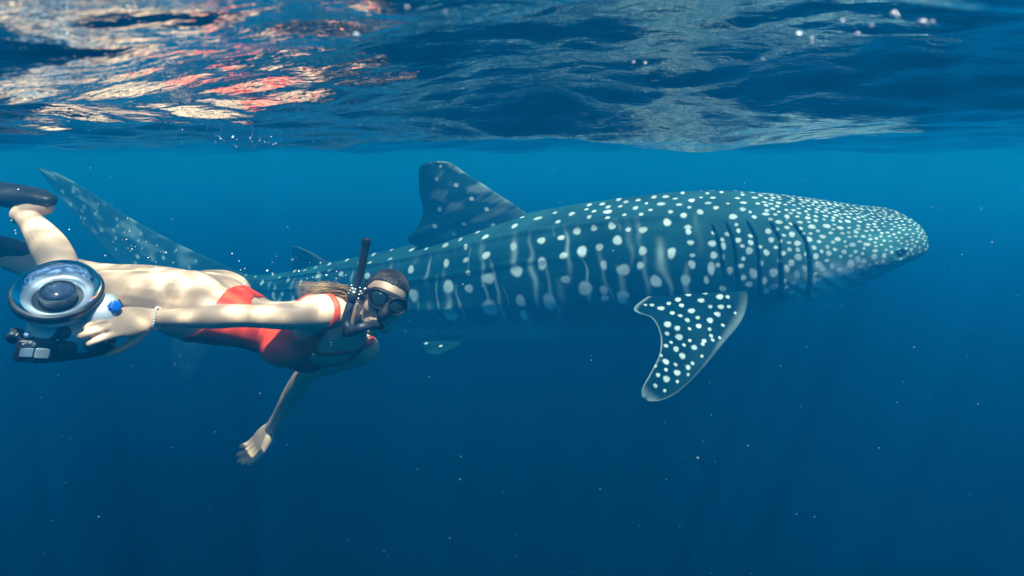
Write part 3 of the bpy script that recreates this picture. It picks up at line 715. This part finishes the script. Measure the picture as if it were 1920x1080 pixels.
def shell(name, sel, offset, material, iters=10):
    """a garment: the chosen body faces lifted off the skin, with smoothed borders and a turned-in edge"""
    fs = [f for f in BF if all(sel[i] for i in f)]
    used = sorted({i for f in fs for i in f}); mp = {v: k for k, v in enumerate(used)}
    P = BV[used].copy(); N = BN[used]; fs = [tuple(mp[i] for i in f) for f in fs]
    cnt = {}
    for f in fs:
        for a, b_ in zip(f, f[1:] + f[:1]):
            k = (a, b_) if a < b_ else (b_, a); cnt[k] = cnt.get(k, 0) + 1
    nb = {}
    for (a, b_), c in cnt.items():
        if c == 1: nb.setdefault(a, []).append(b_); nb.setdefault(b_, []).append(a)
    bi = [a for a in nb if len(nb[a]) == 2]
    i0 = np.array(bi); n0 = np.array([nb[a][0] for a in bi]); n1 = np.array([nb[a][1] for a in bi])
    for _ in range(iters): P[i0] = P[i0] * .5 + (P[n0] + P[n1]) * .25
    P = P + N * offset; nV = len(P)
    V2 = np.concatenate([P, P - N * (offset + .002)])
    F2 = list(fs)
    for (a, b_), c in cnt.items():
        if c == 1: F2.append((a, b_, b_ + nV, a + nV))
    g = bpy.data.meshes.new(name); g.from_pydata(V2.tolist(), [], F2); g.update()
    g.polygons.foreach_set('use_smooth', np.ones(len(g.polygons), bool))
    import bmesh
    bm = bmesh.new(); bm.from_mesh(g); bmesh.ops.recalc_face_normals(bm, faces=bm.faces); bm.to_mesh(g); bm.free()
    return link(name, g, material, person)

# torso coordinates of every body vertex
def torso_coords(P):
    best = np.full(len(P), 1e9); ti = np.zeros(len(P))
    for k in range(len(TC)):
        dd = np.abs(((P - TC[k]) * TT[k]).sum(1)) + .15 * np.linalg.norm(P - TC[k], axis=1)
        m = dd < best; best[m] = dd[m]; ti[m] = k
    k = ti.astype(int); r = P - TC[k]
    fr = np.clip((r * TT[k]).sum(1) / .02, -.5, .5)
    return (ti + fr) / 5, (r * TL[k]).sum(1), (r * TN[k]).sum(1), TW[k, 0], TW[k, 1]
def seg_dist(P, a, b_):
    t = np.clip(((P - a) @ (b_ - a)) / np.dot(b_ - a, b_ - a), 0, 1); return np.linalg.norm(P - a - t[:, None] * (b_ - a), axis=1)
tu, tlat, tdn, thw, thd = torso_coords(BV)
inside = ((tlat / (thw * 1.22)) ** 2 + (tdn / (thd * 1.75)) ** 2 < 1.0)
arm = np.minimum(np.minimum(seg_dist(BV, SHR, ELR), seg_dist(BV, ELR, WRR)), np.minimum(seg_dist(BV, SHL, ELL), seg_dist(BV, ELL, WRL))) < .058
phi = np.degrees(np.arctan2(tdn / thd, np.abs(tlat) / thw))            # 90 belly, 0 side, -90 back
leg_line = np.interp(phi, [-90, -55, -20, 5, 35, 65, 90], [2.95, 3.0, 3.15, 3.3, 2.85, 1.75, .45])
neck_f = np.interp(np.abs(tlat), [0, .03, .06, .080, .094, .115], [6.55, 6.6, 6.85, 7.4, 9.5, 9.5])
neck_b = np.interp(np.abs(tlat), [0, .03, .06, .080, .094, .115], [3.7, 3.72, 3.8, 4.0, 5.0, 9.5])
neckline = np.where(tdn > -.01, neck_f, neck_b)
strap_out = np.interp(tu, [5.6, 6.1, 6.6, 7.1, 9], [.30, .165, .124, .112, .104])
sel = inside & ~arm & (tu > leg_line) & (tu < neckline) & (np.abs(tlat) < strap_out) & (tu < 8.7)
suit_m = mat('red_swimsuit', (.86, .06, .02), .55, spec=.3, var=.08, vscale=40, bump=.12, bscale=700)
shell('swimsuit', sel, .0055, suit_m)
def band(pts, width, lift=.0035):
    # a flat ribbon lying on the skin along pts
    P = resample(np.array(pts), 60); fx = []
    for p in P:
        k = np.argsort(((BV - p) ** 2).sum(1))[:25]; nn = unit(BN[k].mean(0)); q = BV[k].mean(0); fx.append((q, nn))
    Q = np.array([f[0] for f in fx]); N = np.array([f[1] for f in fx])
    for _ in range(6): Q[1:-1] = Q[1:-1] * .5 + (Q[2:] + Q[:-2]) * .25; N[1:-1] = N[1:-1] * .5 + (N[2:] + N[:-2]) * .25
    T = np.gradient(Q, axis=0); rings = []
    for q, n_, t in zip(Q, N, T):
        n_ = unit(n_); sd = unit(np.cross(unit(t), n_))
        rings.append([q + sd * width * a + n_ * (lift * (1 - .5 * a * a) if h else -.004) for a, h in ((-1, 1), (-.5, 1), (0, 1), (.5, 1), (1, 1), (1, 0), (-1, 0))])
    m_ = MB(); m_.loft(rings); return m_
band([at(611, 547, 1.78), at(624, 551, 1.72), at(634, 562, 1.69), at(636, 580, 1.68), at(630, 602, 1.68), at(617, 626, 1.69), at(602, 650, 1.70), at(585, 668, 1.72)], .0085).build('shoulder_strap', suit_m, person)
band([at(585, 668, 1.72), at(600, 679, 1.75), at(625, 677, 1.78), at(655, 667, 1.82), at(680, 655, 1.87), at(697, 640, 1.93), at(694, 628, 1.98)], .0085).build('shoulder_strap', suit_m, person)
# wet hair: scalp cap and trailing strands
hr = BV - HC; hx, hy, hz_ = hr @ HX, -(hr @ HF), hr @ HU
hr = hr / HS; hx, hy, hz_ = hx / HS, hy / HS, hz_ / HS
line = np.interp(hy, [-.09, -.06, -.03, .0, .03, .12], [.070, .066, .056, .015, -.045, -.075])
cap = (np.linalg.norm(hr, axis=1) < .135) & (hz_ > line) & ((np.abs(hx) < .066) | (hy > -.005) | (hz_ > .03))
hair_m = mat('wet_hair', (.030, .019, .013), .34, spec=.5, var=.6, vscale=70, bump=.6, bscale=150)
hair = shell('hair', cap, .003, hair_m, 6)
hs = MB(); g = np.random.default_rng(14)
for k in range(120):                                   # combed-back wet strands over the scalp
    x = g.uniform(-.070, .070); p = []
    for q in np.linspace(0, 1, 8):
        an_ = R(52 - 130 * q + g.uniform(-2, 2)); xx = x * (1 - .45 * q) + g.uniform(-.002, .002)
        k_ = math.sqrt(max(.05, 1 - (xx / .077) ** 2)); up_ = .0815 * k_; 
        p.append(hl(xx, .012 - .0955 * k_ * math.sin(an_), .028 + up_ * math.cos(an_)))
    r = g.uniform(.0012, .0026); hs.tube(p, [r * .4] + [r] * 6 + [r * .5], m=6, sub=3)
hs.build('scalp_strands', hair_m, person)
hs = MB(); g = np.random.default_rng(4)
for k in range(170):
    u = g.uniform(-1, 1); v = g.uniform(0, 1)
    p0 = hl(-.03 + .03 * u, .085, .01 - .04 * v); e = at(552 + 75 * g.uniform(0, 1) ** 1.5, 540 + 15 * g.uniform(-1, 1), 1.83 + .05 * u)
    p1 = hl(-.05 + .02 * u, .115 + .01 * v, -.02 - .03 * v); p2 = (p1 + e) / 2 + (0, 0, .010 * g.uniform(-1, 1.4))
    q1 = p1 * .7 + e * .3 + (0, 0, .014 * g.uniform(-1, 1)); r = g.uniform(.0007, .0019); hs.tube([p0, p1, q1, p2, e], [r, r * 1.2, r * 1.1, r * .8, r * .15], m=6, sub=5)
hb_m = mat('hair_ends', (.36, .22, .10), .4, var=.6, vscale=14)
hs.build('hair_strands', hb_m, person)

# ------------------------------------------------------------------ dive mask
rub = mat('black_rubber', (.012, .013, .015), .6, spec=.3, bump=.06, bscale=80)
blk = mat('black_plastic', (.010, .011, .013), .4, spec=.4)
dm = empty('dive_mask', hl(0, -.09, .012)); tag(dm, 'black two-lens dive mask worn on the swimmer\'s face', 'dive mask')
def mout(a, k=1.0):            # mask outline in the face plane
    x = .077 * math.copysign(abs(math.cos(a)) ** .72, math.cos(a)); z = .041 * math.copysign(abs(math.sin(a)) ** .75, math.sin(a))
    if z < 0: z -= .016 * math.exp(-(x / .024) ** 2); z += .020 * math.exp(-((abs(x) - .070) / .03) ** 2)
    return x * k, z * k
def mp_(x, z, y): return hl(x * .92, y + 4.6 * x * x + .004, z * .94 + .006)
AA = np.arange(64) * 2 * math.pi / 64
b = MB(); b.loft([[mp_(*mout(a, k), y) for a in AA] for k, y in ((.99, -.066), (1.0, -.078), (1.0, -.092), (.97, -.104), (.93, -.112), (.86, -.1135))], caps=False)
b.loft([[mp_(*mout(a, k), y) for a in AA] for k, y in ((.87, -.1125), (.5, -.110), (.05, -.108))], caps=True)
b.build('skirt', rub, dm)
def lout(a, sg, k=1.0):
    x = .0335 * math.copysign(abs(math.cos(a)) ** .8, math.cos(a)); z = .0285 * math.copysign(abs(math.sin(a)) ** .8, math.sin(a))
    z -= .10 * x * 1.0 if False else 0
    if z < 0: x -= -.010 * (z / .0285)
    return sg * (.0395 + x * k), .004 + z * k
glass = mat('mask_glass', (.010, .020, .024), .04, spec=.6)
for sg in (-1, 1):
    b = MB(); b.loft([[mp_(*lout(a, sg, k), y) for a in AA] for k, y in ((1.16, -.109), (1.15, -.1195), (1.06, -.1215), (1.0, -.1185), (1.0, -.112))], caps=False)
    fr_ = b.build('lens_frame', blk, dm)
    b = MB(); b.loft([[mp_(*lout(a, sg, k), y) for a in AA] for k, y in ((1.01, -.1165), (.6, -.1172), (.05, -.1175))], caps=True)
    b.build('lens', glass, dm)
b = MB(); b.tube([mp_(0, .010, -.110), mp_(0, -.010, -.116), mp_(0, -.030, -.124), mp_(0, -.046, -.118), mp_(0, -.050, -.100)], [.006, .010, .0145, .0145, .011], m=16)
b.build('nose_pocket', rub, dm)
b = MB()
for q in range(2):
    pts = []
    sg = -1 if q == 0 else 1
    for a in np.linspace(0, 1, 9):
        an_ = R(-28 + 118 * a)
        pts.append(hl(sg * .086 * math.cos(an_), .012 + .107 * math.sin(an_), .012 + .030 * a))
    b.tube(pts, [(.002, .008)] * len(pts), m=10, sub=3, ref=HU)
b.build('strap', rub, dm)
for sg in (-1, 1):
    b = MB(); b.rbox(mp_(sg * .082, .004, -.078), HX, -HF, HU, (.005, .012, .011), n=10, m=16); b.build('buckle', blk, dm)

# ------------------------------------------------------------------ snorkel
tb = mat('snorkel_tube', (.014, .017, .026), .5, spec=.35, bump=.04, bscale=60)
mouth = hl(0, -.098, -.070)
sn = empty('snorkel', at(655, 612, 1.70)); tag(sn, 'black snorkel standing up beside the swimmer\'s head, bubbles round its foot', 'snorkel')
SP = [at(687, 450, 1.72), at(683, 475, 1.72), at(678, 502, 1.715), at(670, 530, 1.71), at(662, 555, 1.70), at(654, 580, 1.69), at(649, 602, 1.685), at(653, 616, 1.675), at(666, 619, 1.665), at(680, 613, 1.66)]
b = MB(); b.tube(SP + [mouth + HF * .012], [.0115, .0112, .0112, .0112, .0115, .012, .0125, .013, .0128, .012, .010], m=20, sub=6, round_ends=False)
b.build('tube', tb, sn)
d0 = unit(SP[0] - SP[1])
b = MB(); b.lathe(SP[0], d0, [(.0090, -.03), (.0090, .002), (.0115, .004), (.0125, .001), (.0125, -.014), (.0113, -.017)], m=24); b.build('top_collar', rub, sn)
b = MB(); b.lathe(SP[4], unit(SP[3] - SP[4]), [(.0125, -.016), (.0165, -.013), (.0165, .013), (.0125, .016)], m=24); b.rbox(SP[4] * .6 + hl(-.075, -.06, .0) * .4, HX, -HF, HU, (.014, .006, .008), n=10, m=16); b.build('strap_clip', blk, sn)
b = MB(); b.rbox(mouth + HF * .006, HX, -HF, HU, (.021, .009, .0105), e=3.0); b.build('mouthpiece', rub, sn)
b = MB(); b.lathe(SP[7], unit(SP[7] - SP[5] + np.array((0, 0, -.04))), [(.0150, -.004), (.0165, .006), (.0150, .019), (.008, .022), (.001, .022)], m=24); b.build('purge_valve', blk, sn)

# ------------------------------------------------------------------ swim fins
fin_m = mat('fin_rubber', (.013, .015, .018), .45, var=.2, vscale=18, bump=.08, bscale=50)
def swim_fin(heel, toe, side, label):
    t = unit(toe - heel); o = empty('swim_fin', heel); tag(o, label, 'swim fin', 'pair of black swim fins')
    b = MB(); b.tube([heel - t * .012, heel + t * .03, heel * .65 + toe * .35, heel * .3 + toe * .7, toe + t * .03], [(.028, .022), (.040, .030), (.048, .034), (.053, .030), (.058, .016)], ref=side, m=24, exp=2.8); b.build('foot_pocket', fin_m, o)
    e = toe + t * .36 + np.array((0, 0, -.03)); u_ = unit(np.cross(t, np.cross(side, t)))
    b = MB(); b.tube([toe - t * .05, toe + t * .1, toe + t * .24, e], [(.060, .010), (.082, .006), (.094, .004), (.090, .003)], ref=side, m=24, exp=3.5); b.build('blade', fin_m, o)
    s3 = unit(np.cross(t, side))
    for sg in (-1, 1):
        b = MB(); b.tube([heel * .4 + toe * .6 + s3 * sg * .046, toe + t * .1 + s3 * sg * .079, e + s3 * sg * .088], [.009, .009, .005], m=10); b.build('rail', fin_m, o)
swim_fin(HEELR + (0, 0, .022), TOER + (0, 0, .016), np.array((0.1, -.25, .95)), 'black swim fin on the raised nearer foot, just above the bare heel')
swim_fin(HEELL + (0, 0, .014), TOEL + (0, 0, .008), np.array((0.1, -.25, .95)), 'black swim fin on the farther foot, half out of view beyond the dome port')

# ------------------------------------------------------------------ underwater camera rig
AX = unit((.331, -.444, .824)); RX = unit((.8, .6, 0)); RX = unit(RX - AX * np.dot(RX, AX)); VX = np.cross(AX, RX)
# small turn of the rim's long axis in the picture
tw = R(-4); RX, VX = RX * math.cos(tw) + VX * math.sin(tw), VX * math.cos(tw) - RX * math.sin(tw)
DC = at(109, 546, 1.52)
GS = .90
class RB(MB):
    def build(s, name, mat, parent=None, **k):
        s.v = [tuple(DC + (np.array(p) - DC) * GS) for p in s.v]; return MB.build(s, name, mat, parent, **k)
def rg(r, v, a): return DC + RX * r + VX * v + AX * a
rig = empty('camera_rig', rg(0, 0, -.1 * GS)); tag(rig, 'underwater camera in a white housing with a big round dome port, held at arm\'s length', 'camera')
hous = mat('housing_shell', (.74, .78, .78), .38, spec=.5, var=.12, vscale=25, bump=.05, bscale=40)
dkm = mat('anodised_black', (.016, .019, .024), .35, spec=.5)
b = RB(); b.lathe(DC, AX, [(.0985, .004), (.100, .008), (.104, .009), (.1075, .004), (.108, -.006), (.106, -.016), (.101, -.022), (.095, -.024)], m=96)
b.build('dome_ring', dkm, rig)
shade = mat('dome_flange', (.24, .29, .35), .30, metal=.5)
b = RB(); b.lathe(DC, AX, [(.0995, .004), (.097, -.004), (.080, -.016), (.064, -.022), (.062, -.020), (.058, -.026)], m=96); b.build('flange', shade, rig)
b = RB(); b.lathe(DC, AX, [(.0445, -.030), (.0445, .000), (.0415, .003), (.040, .001), (.039, -.006)], m=64); b.lathe(DC, AX, [(.060, -.029), (.0, -.0295)], m=64)
lb = b.build('lens_barrel', dkm, rig)
b = RB(); b.lathe(DC, AX, [(.0388, -.006), (.034, .001), (.026, .006), (.015, .0092), (.005, .0104), (.0005, .0105)], m=48); b.build('lens_glass', mat('lens_coating', (.02, .035, .07), .05, spec=.9, coat=.5), lb)
dome_m = interface_mat('dome_glass', .752, .01, (.97, .985, .99))   # water outside, air inside: mirrors at a slant
prof = [(.1005 * math.sin(a), .1005 * math.cos(a) * .62 + .006) for a in np.linspace(R(90), R(.4), 30)]
b = RB(); b.lathe(DC, AX, prof, m=96); b.build('dome', dome_m, rig)
b = RB(); b.lathe(DC, AX, [(.085, -.022), (.083, -.05), (.080, -.062), (.072, -.064)], m=64); b.build('port_collar', hous, rig)
b = RB(); b.rbox(rg(.030, -.028, -.115), RX, VX, AX, (.098, .072, .052), e=4.2, n=24, m=48); b.rbox(rg(.022, .040, -.10), RX, VX, AX, (.042, .026, .036), e=3.6, n=18, m=36)
b.rbox(rg(.106, -.040, -.072), RX, VX, AX, (.040, .056, .058), e=3.0, n=20, m=40)
b.build('housing', hous, rig)
b = RB(); b.rbox(rg(.030, -.028, -.166), RX, VX, AX, (.100, .074, .010), e=5, n=14, m=40); b.build('back_plate', dkm, rig)
def knob(name, r, v, a, ax, rad, h, m_, par=None, ribs=0):
    c = rg(r, v, a); b = RB(); X = unit(np.cross(ax, (0.21, .87, .33))); Y = np.cross(ax, X); rings = []
    for k, hh in ((.9, 0), (1, .15), (1, .8), (.88, 1), (.3, 1.02)):
        rings.append([c + ax * hh * h + (X * math.cos(t) + Y * math.sin(t)) * rad * k * (1 + (.07 * math.cos(ribs * t) if ribs else 0)) for t in np.arange(64) * 2 * math.pi / 64])
    b.loft(rings); return b.build(name, m_, par or rig)
blue = mat('blue_dial', (.01, .20, .80), .35, spec=.5)
knob('blue_dial', .128, -.056, -.026, unit(AX * .8 + RX * .45 - VX * .4), .0165, .020, blue, ribs=10)
knob('button', .092, -.098, -.062, unit(-VX * .9 + AX * .45), .013, .007, dkm)
knob('control_knob', -.056, -.090, -.095, unit(-VX + AX * .2), .022, .030, dkm, ribs=12)
knob('control_knob', -.082, -.060, -.080, unit(-VX - RX * .4), .017, .028, dkm, ribs=12)
knob('control_knob', .022, -.098, -.120, unit(-VX + AX * .1), .027, .024, dkm, ribs=14)
knob('button', -.060, -.092, -.062, unit(AX - VX * .5), .008, .006, mat('steel', (.6, .6, .6), .25, metal=1.0))
b = RB(); b.tube([rg(.140, .010, -.070), rg(.152, -.014, -.085), rg(.152, -.045, -.110), rg(.130, -.080, -.138)], [(.010, .008)] * 4, m=16); b.build('grip', dkm, rig)
b = RB(); b.tube([rg(.080, -.096, -.118), rg(.098, -.112, -.124), rg(.125, -.108, -.128)], [.016, .018, .013], m=16); b.build('trigger', dkm, rig)
# accessory screen on a short arm
MC = DC + (at(66, 656, 1.47) - DC) / GS
MXv = unit((.80, .48, -.20)); MYv = unit(np.array((.12, -.10, .95)) - MXv * np.dot((.12, -.10, .95), MXv)); MZv = np.cross(MXv, MYv); MZv = MZv if MZv[1] < 0 else -MZv
b = RB(); b.tube([rg(-.015, -.096, -.122), MC + MXv * .052 + MYv * .045 - MZv * .012, MC + MXv * .022 + MYv * .020 - MZv * .016], [.013, .011, .011], m=14); b.build('mount_arm', dkm, rig)
b = RB(); b.ellipsoid(MC + MXv * .052 + MYv * .045 - MZv * .012, (.019, .019, .019)); b.build('ball_joint', dkm, rig)
b = RB(); b.rbox(MC, MXv, MYv, MZv, (.043, .030, .015), e=7, n=16, m=40); acc = b.build('action_camera', dkm, rig)
def panel(name, x, y, w, h, m_):
    b = RB(); b.rbox(MC + MXv * x + MYv * y + MZv * .0153, MXv, MYv, MZv, (w, h, .0018), e=9, n=10, m=28); return b.build(name, m_, acc)
panel('screen', -.016, -.001, .0145, .0125, mat('screen_glass', (.16, .24, .34), .12, spec=.8))
panel('lens_window', .018, -.002, .0165, .0135, mat('lens_window', (.22, .28, .32), .10, spec=.8))
panel('nameplate', -.014, .0205, .0135, .0045, mat('nameplate', (.10, .16, .22), .3))

# bracelet of white beads on the near wrist, ring on the near hand
bc = WRR + unit(ELR - WRR) * .012; ba = unit(ELR - WRR); BX = unit(np.cross(ba, (0, 0, 1))); BY = np.cross(BX, ba)
br_ = empty('bracelet', bc); tag(br_, 'thin white bead bracelet round the wrist that holds the camera', 'bracelet')
bead_m = mat('white_bead', (.80, .78, .74), .3, spec=.5)
bb = MB(); bb.ellipsoid((0, 0, 0), (.0032, .0032, .0032), m=10, n=7); bead_me = bb.mesh('bead')
for k in range(28):
    a = k * 2 * math.pi / 28
    o = link('bead', bead_me, bead_m, br_); o.location = tuple(BX * .0285 * math.cos(a) + BY * .0275 * math.sin(a) + ba * .004 * math.sin(2 * a + 1))

# ------------------------------------------------------------------ air bubbles and drifting specks
bub_m = bpy.data.materials.new('air_bubble'); bub_m.use_nodes = True
nt = bub_m.node_tree; pb = nt.nodes['Principled BSDF']
pb.inputs['Base Color'].default_value = (.86, .95, .98, 1); pb.inputs['Roughness'].default_value = .15; pb.inputs['Metallic'].default_value = .25
mb_ = MB(); mb_.ellipsoid((0, 0, 0), (1, 1, .72), m=16, n=10); bub_me = mb_.mesh('air_bubble')
def bubble(p, r, label, group):
    o = link('air_bubble', bub_me, bub_m); o.location = tuple(p); o.scale = (r, r, r)
    o.rotation_euler = (g.uniform(-.4, .4), g.uniform(-.4, .4), g.uniform(0, 6))
    tag(o, label, 'bubble', group)
def px_r(r, Y): return r * Y / F
g = np.random.default_rng(12)
T1 = [(630, 312, 4), (655, 308, 6), (672, 326, 5), (640, 348, 5), (657, 298, 3), (700, 356, 4), (740, 361, 4), (570, 361, 3), (648, 392, 4), (668, 398, 5), (660, 408, 4), (685, 385, 5), (645, 243, 5), (795, 378, 4), (840, 414, 9), (812, 410, 4), (750, 440, 5), (762, 434, 4), (738, 483, 5), (788, 462, 4), (790, 488, 5), (797, 506, 6), (814, 512, 5), (532, 430, 6), (877, 465, 5), (757, 538, 4), (892, 400, 4), (620, 350, 3), (782, 505, 3), (665, 380, 3)]
for x, y, r in T1: bubble(at(x / 2.7, 320 + y / 2.7, 1.93 + g.uniform(-.12, .25)), px_r(r / 2.7 * .75, 1.9), 'tiny silver air bubble in the scatter above the bare thigh', 'air bubbles trailing above the thigh')
T2 = [(580, 315, 8), (616, 332, 6), (428, 300, 6), (400, 310, 5), (343, 200, 5), (795, 318, 9), (980, 345, 9), (888, 360, 6), (850, 368, 6), (1015, 410, 6), (1045, 368, 7), (1048, 320, 6), (390, 250, 4), (938, 262, 4), (868, 260, 3), (425, 405, 8), (642, 220, 3), (1110, 345, 7), (1090, 352, 5)]
for x, y, r in T2: bubble(at(340 + x / 3.6, 420 + y / 3.6, 1.85 + g.uniform(-.1, .2)), px_r(r / 3.6 * .8, 1.85), 'small silver air bubble floating over the swimmer\'s back', 'air bubbles over the back')
T3 = [(1155, 435, 11), (1165, 460, 13), (1128, 467, 6), (1140, 448, 6), (1210, 455, 8), (1240, 437, 12), (1200, 475, 9), (1195, 500, 7), (1190, 540, 7), (1205, 430, 6), (1150, 415, 6), (1183, 520, 5), (1205, 552, 4), (1175, 440, 7), (1215, 470, 6), (1010, 800, 4), (1012, 820, 4)]
for x, y, r in T3: bubble(at(340 + x / 3.6, 420 + y / 3.6, 1.655), px_r(r / 3.6 * .72, 1.66), 'bright air bubble clinging to the snorkel beside the mask', 'air bubbles round the snorkel')
T4 = [(1730, 43, 13), (1748, 41, 6), (1676, 26, 10), (1683, 31, 5), (1634, 48, 7), (1608, 64, 7), (1580, 39, 5), (1498, 64, 8), (1523, 71, 4), (1523, 80, 4), (1430, 111, 5), (668, 66, 11), (764, 14, 5), (835, 22, 5), (1188, 117, 4), (1210, 118, 4)]
for x, y, r in T4:
    D = .085 / max(.05, (HY - y) / F) * .80; bubble(at(x, y, D), px_r(r * .62, D), 'white air bubble lying under the rippled surface', 'air bubbles under the surface')
T5 = [(92, 95, 5), (57, 252, 5), (76, 303, 5), (80, 318, 4), (350, 297, 4), (480, 218, 3)]
for x, y, r in T5: bubble(at(x / 2.7, 320 + y / 2.7, 1.95), px_r(r / 2.7 * .8, 1.95), 'small air bubble beside the raised foot and shin', 'air bubbles by the raised foot')

for k in range(34):  # bubbles added to imitate white glints under the surface
    x, y = g.normal(455, 62), 262 + g.normal(0, 7); D = 1.75 + g.uniform(-.15, .3)
    bubble(at(x, y, D), px_r(g.uniform(.5, 1.5), D), 'pinhead bubble added to imitate white glints below the surface over the swimmer', 'bubbles added as glints over the swimmer')
# uncountable drifting specks (plankton)
sp_v, sp_f = [], []
g = np.random.default_rng(99)
oct_ = np.array([(1, 0, 0), (-1, 0, 0), (0, 1, 0), (0, -1, 0), (0, 0, 1), (0, 0, -1)], float)
otri = [(0, 2, 4), (2, 1, 4), (1, 3, 4), (3, 0, 4), (2, 0, 5), (1, 2, 5), (3, 1, 5), (0, 3, 5)]
for k in range(850):
    Y = g.uniform(.7, 5.5); p = np.array((g.uniform(-1.0, 1.0) * Y, Y, -.12 - g.uniform(0, 1) * (.1 + .62 * Y)))
    r = g.choice([.0007, .0010, .0015, .0024], p=[.58, .29, .10, .03]) * (.55 + .22 * Y)
    ax_ = unit(g.normal(size=3)); st_ = g.uniform(.5, 1.9); o = len(sp_v)
    for q in oct_: sp_v.append(tuple(p + r * (q + ax_ * np.dot(q, ax_) * (st_ - 1))))
    sp_f += [tuple(i + o for i in t) for t in otri]
pm = bpy.data.meshes.new('drifting_specks'); pm.from_pydata(sp_v, [], sp_f); pm.update()
pl_m = mat('plankton', (.20, .30, .33), .6)
tag(link('drifting_specks', pm, pl_m), 'pale drifting plankton specks all through the water', 'plankton', kind='stuff')
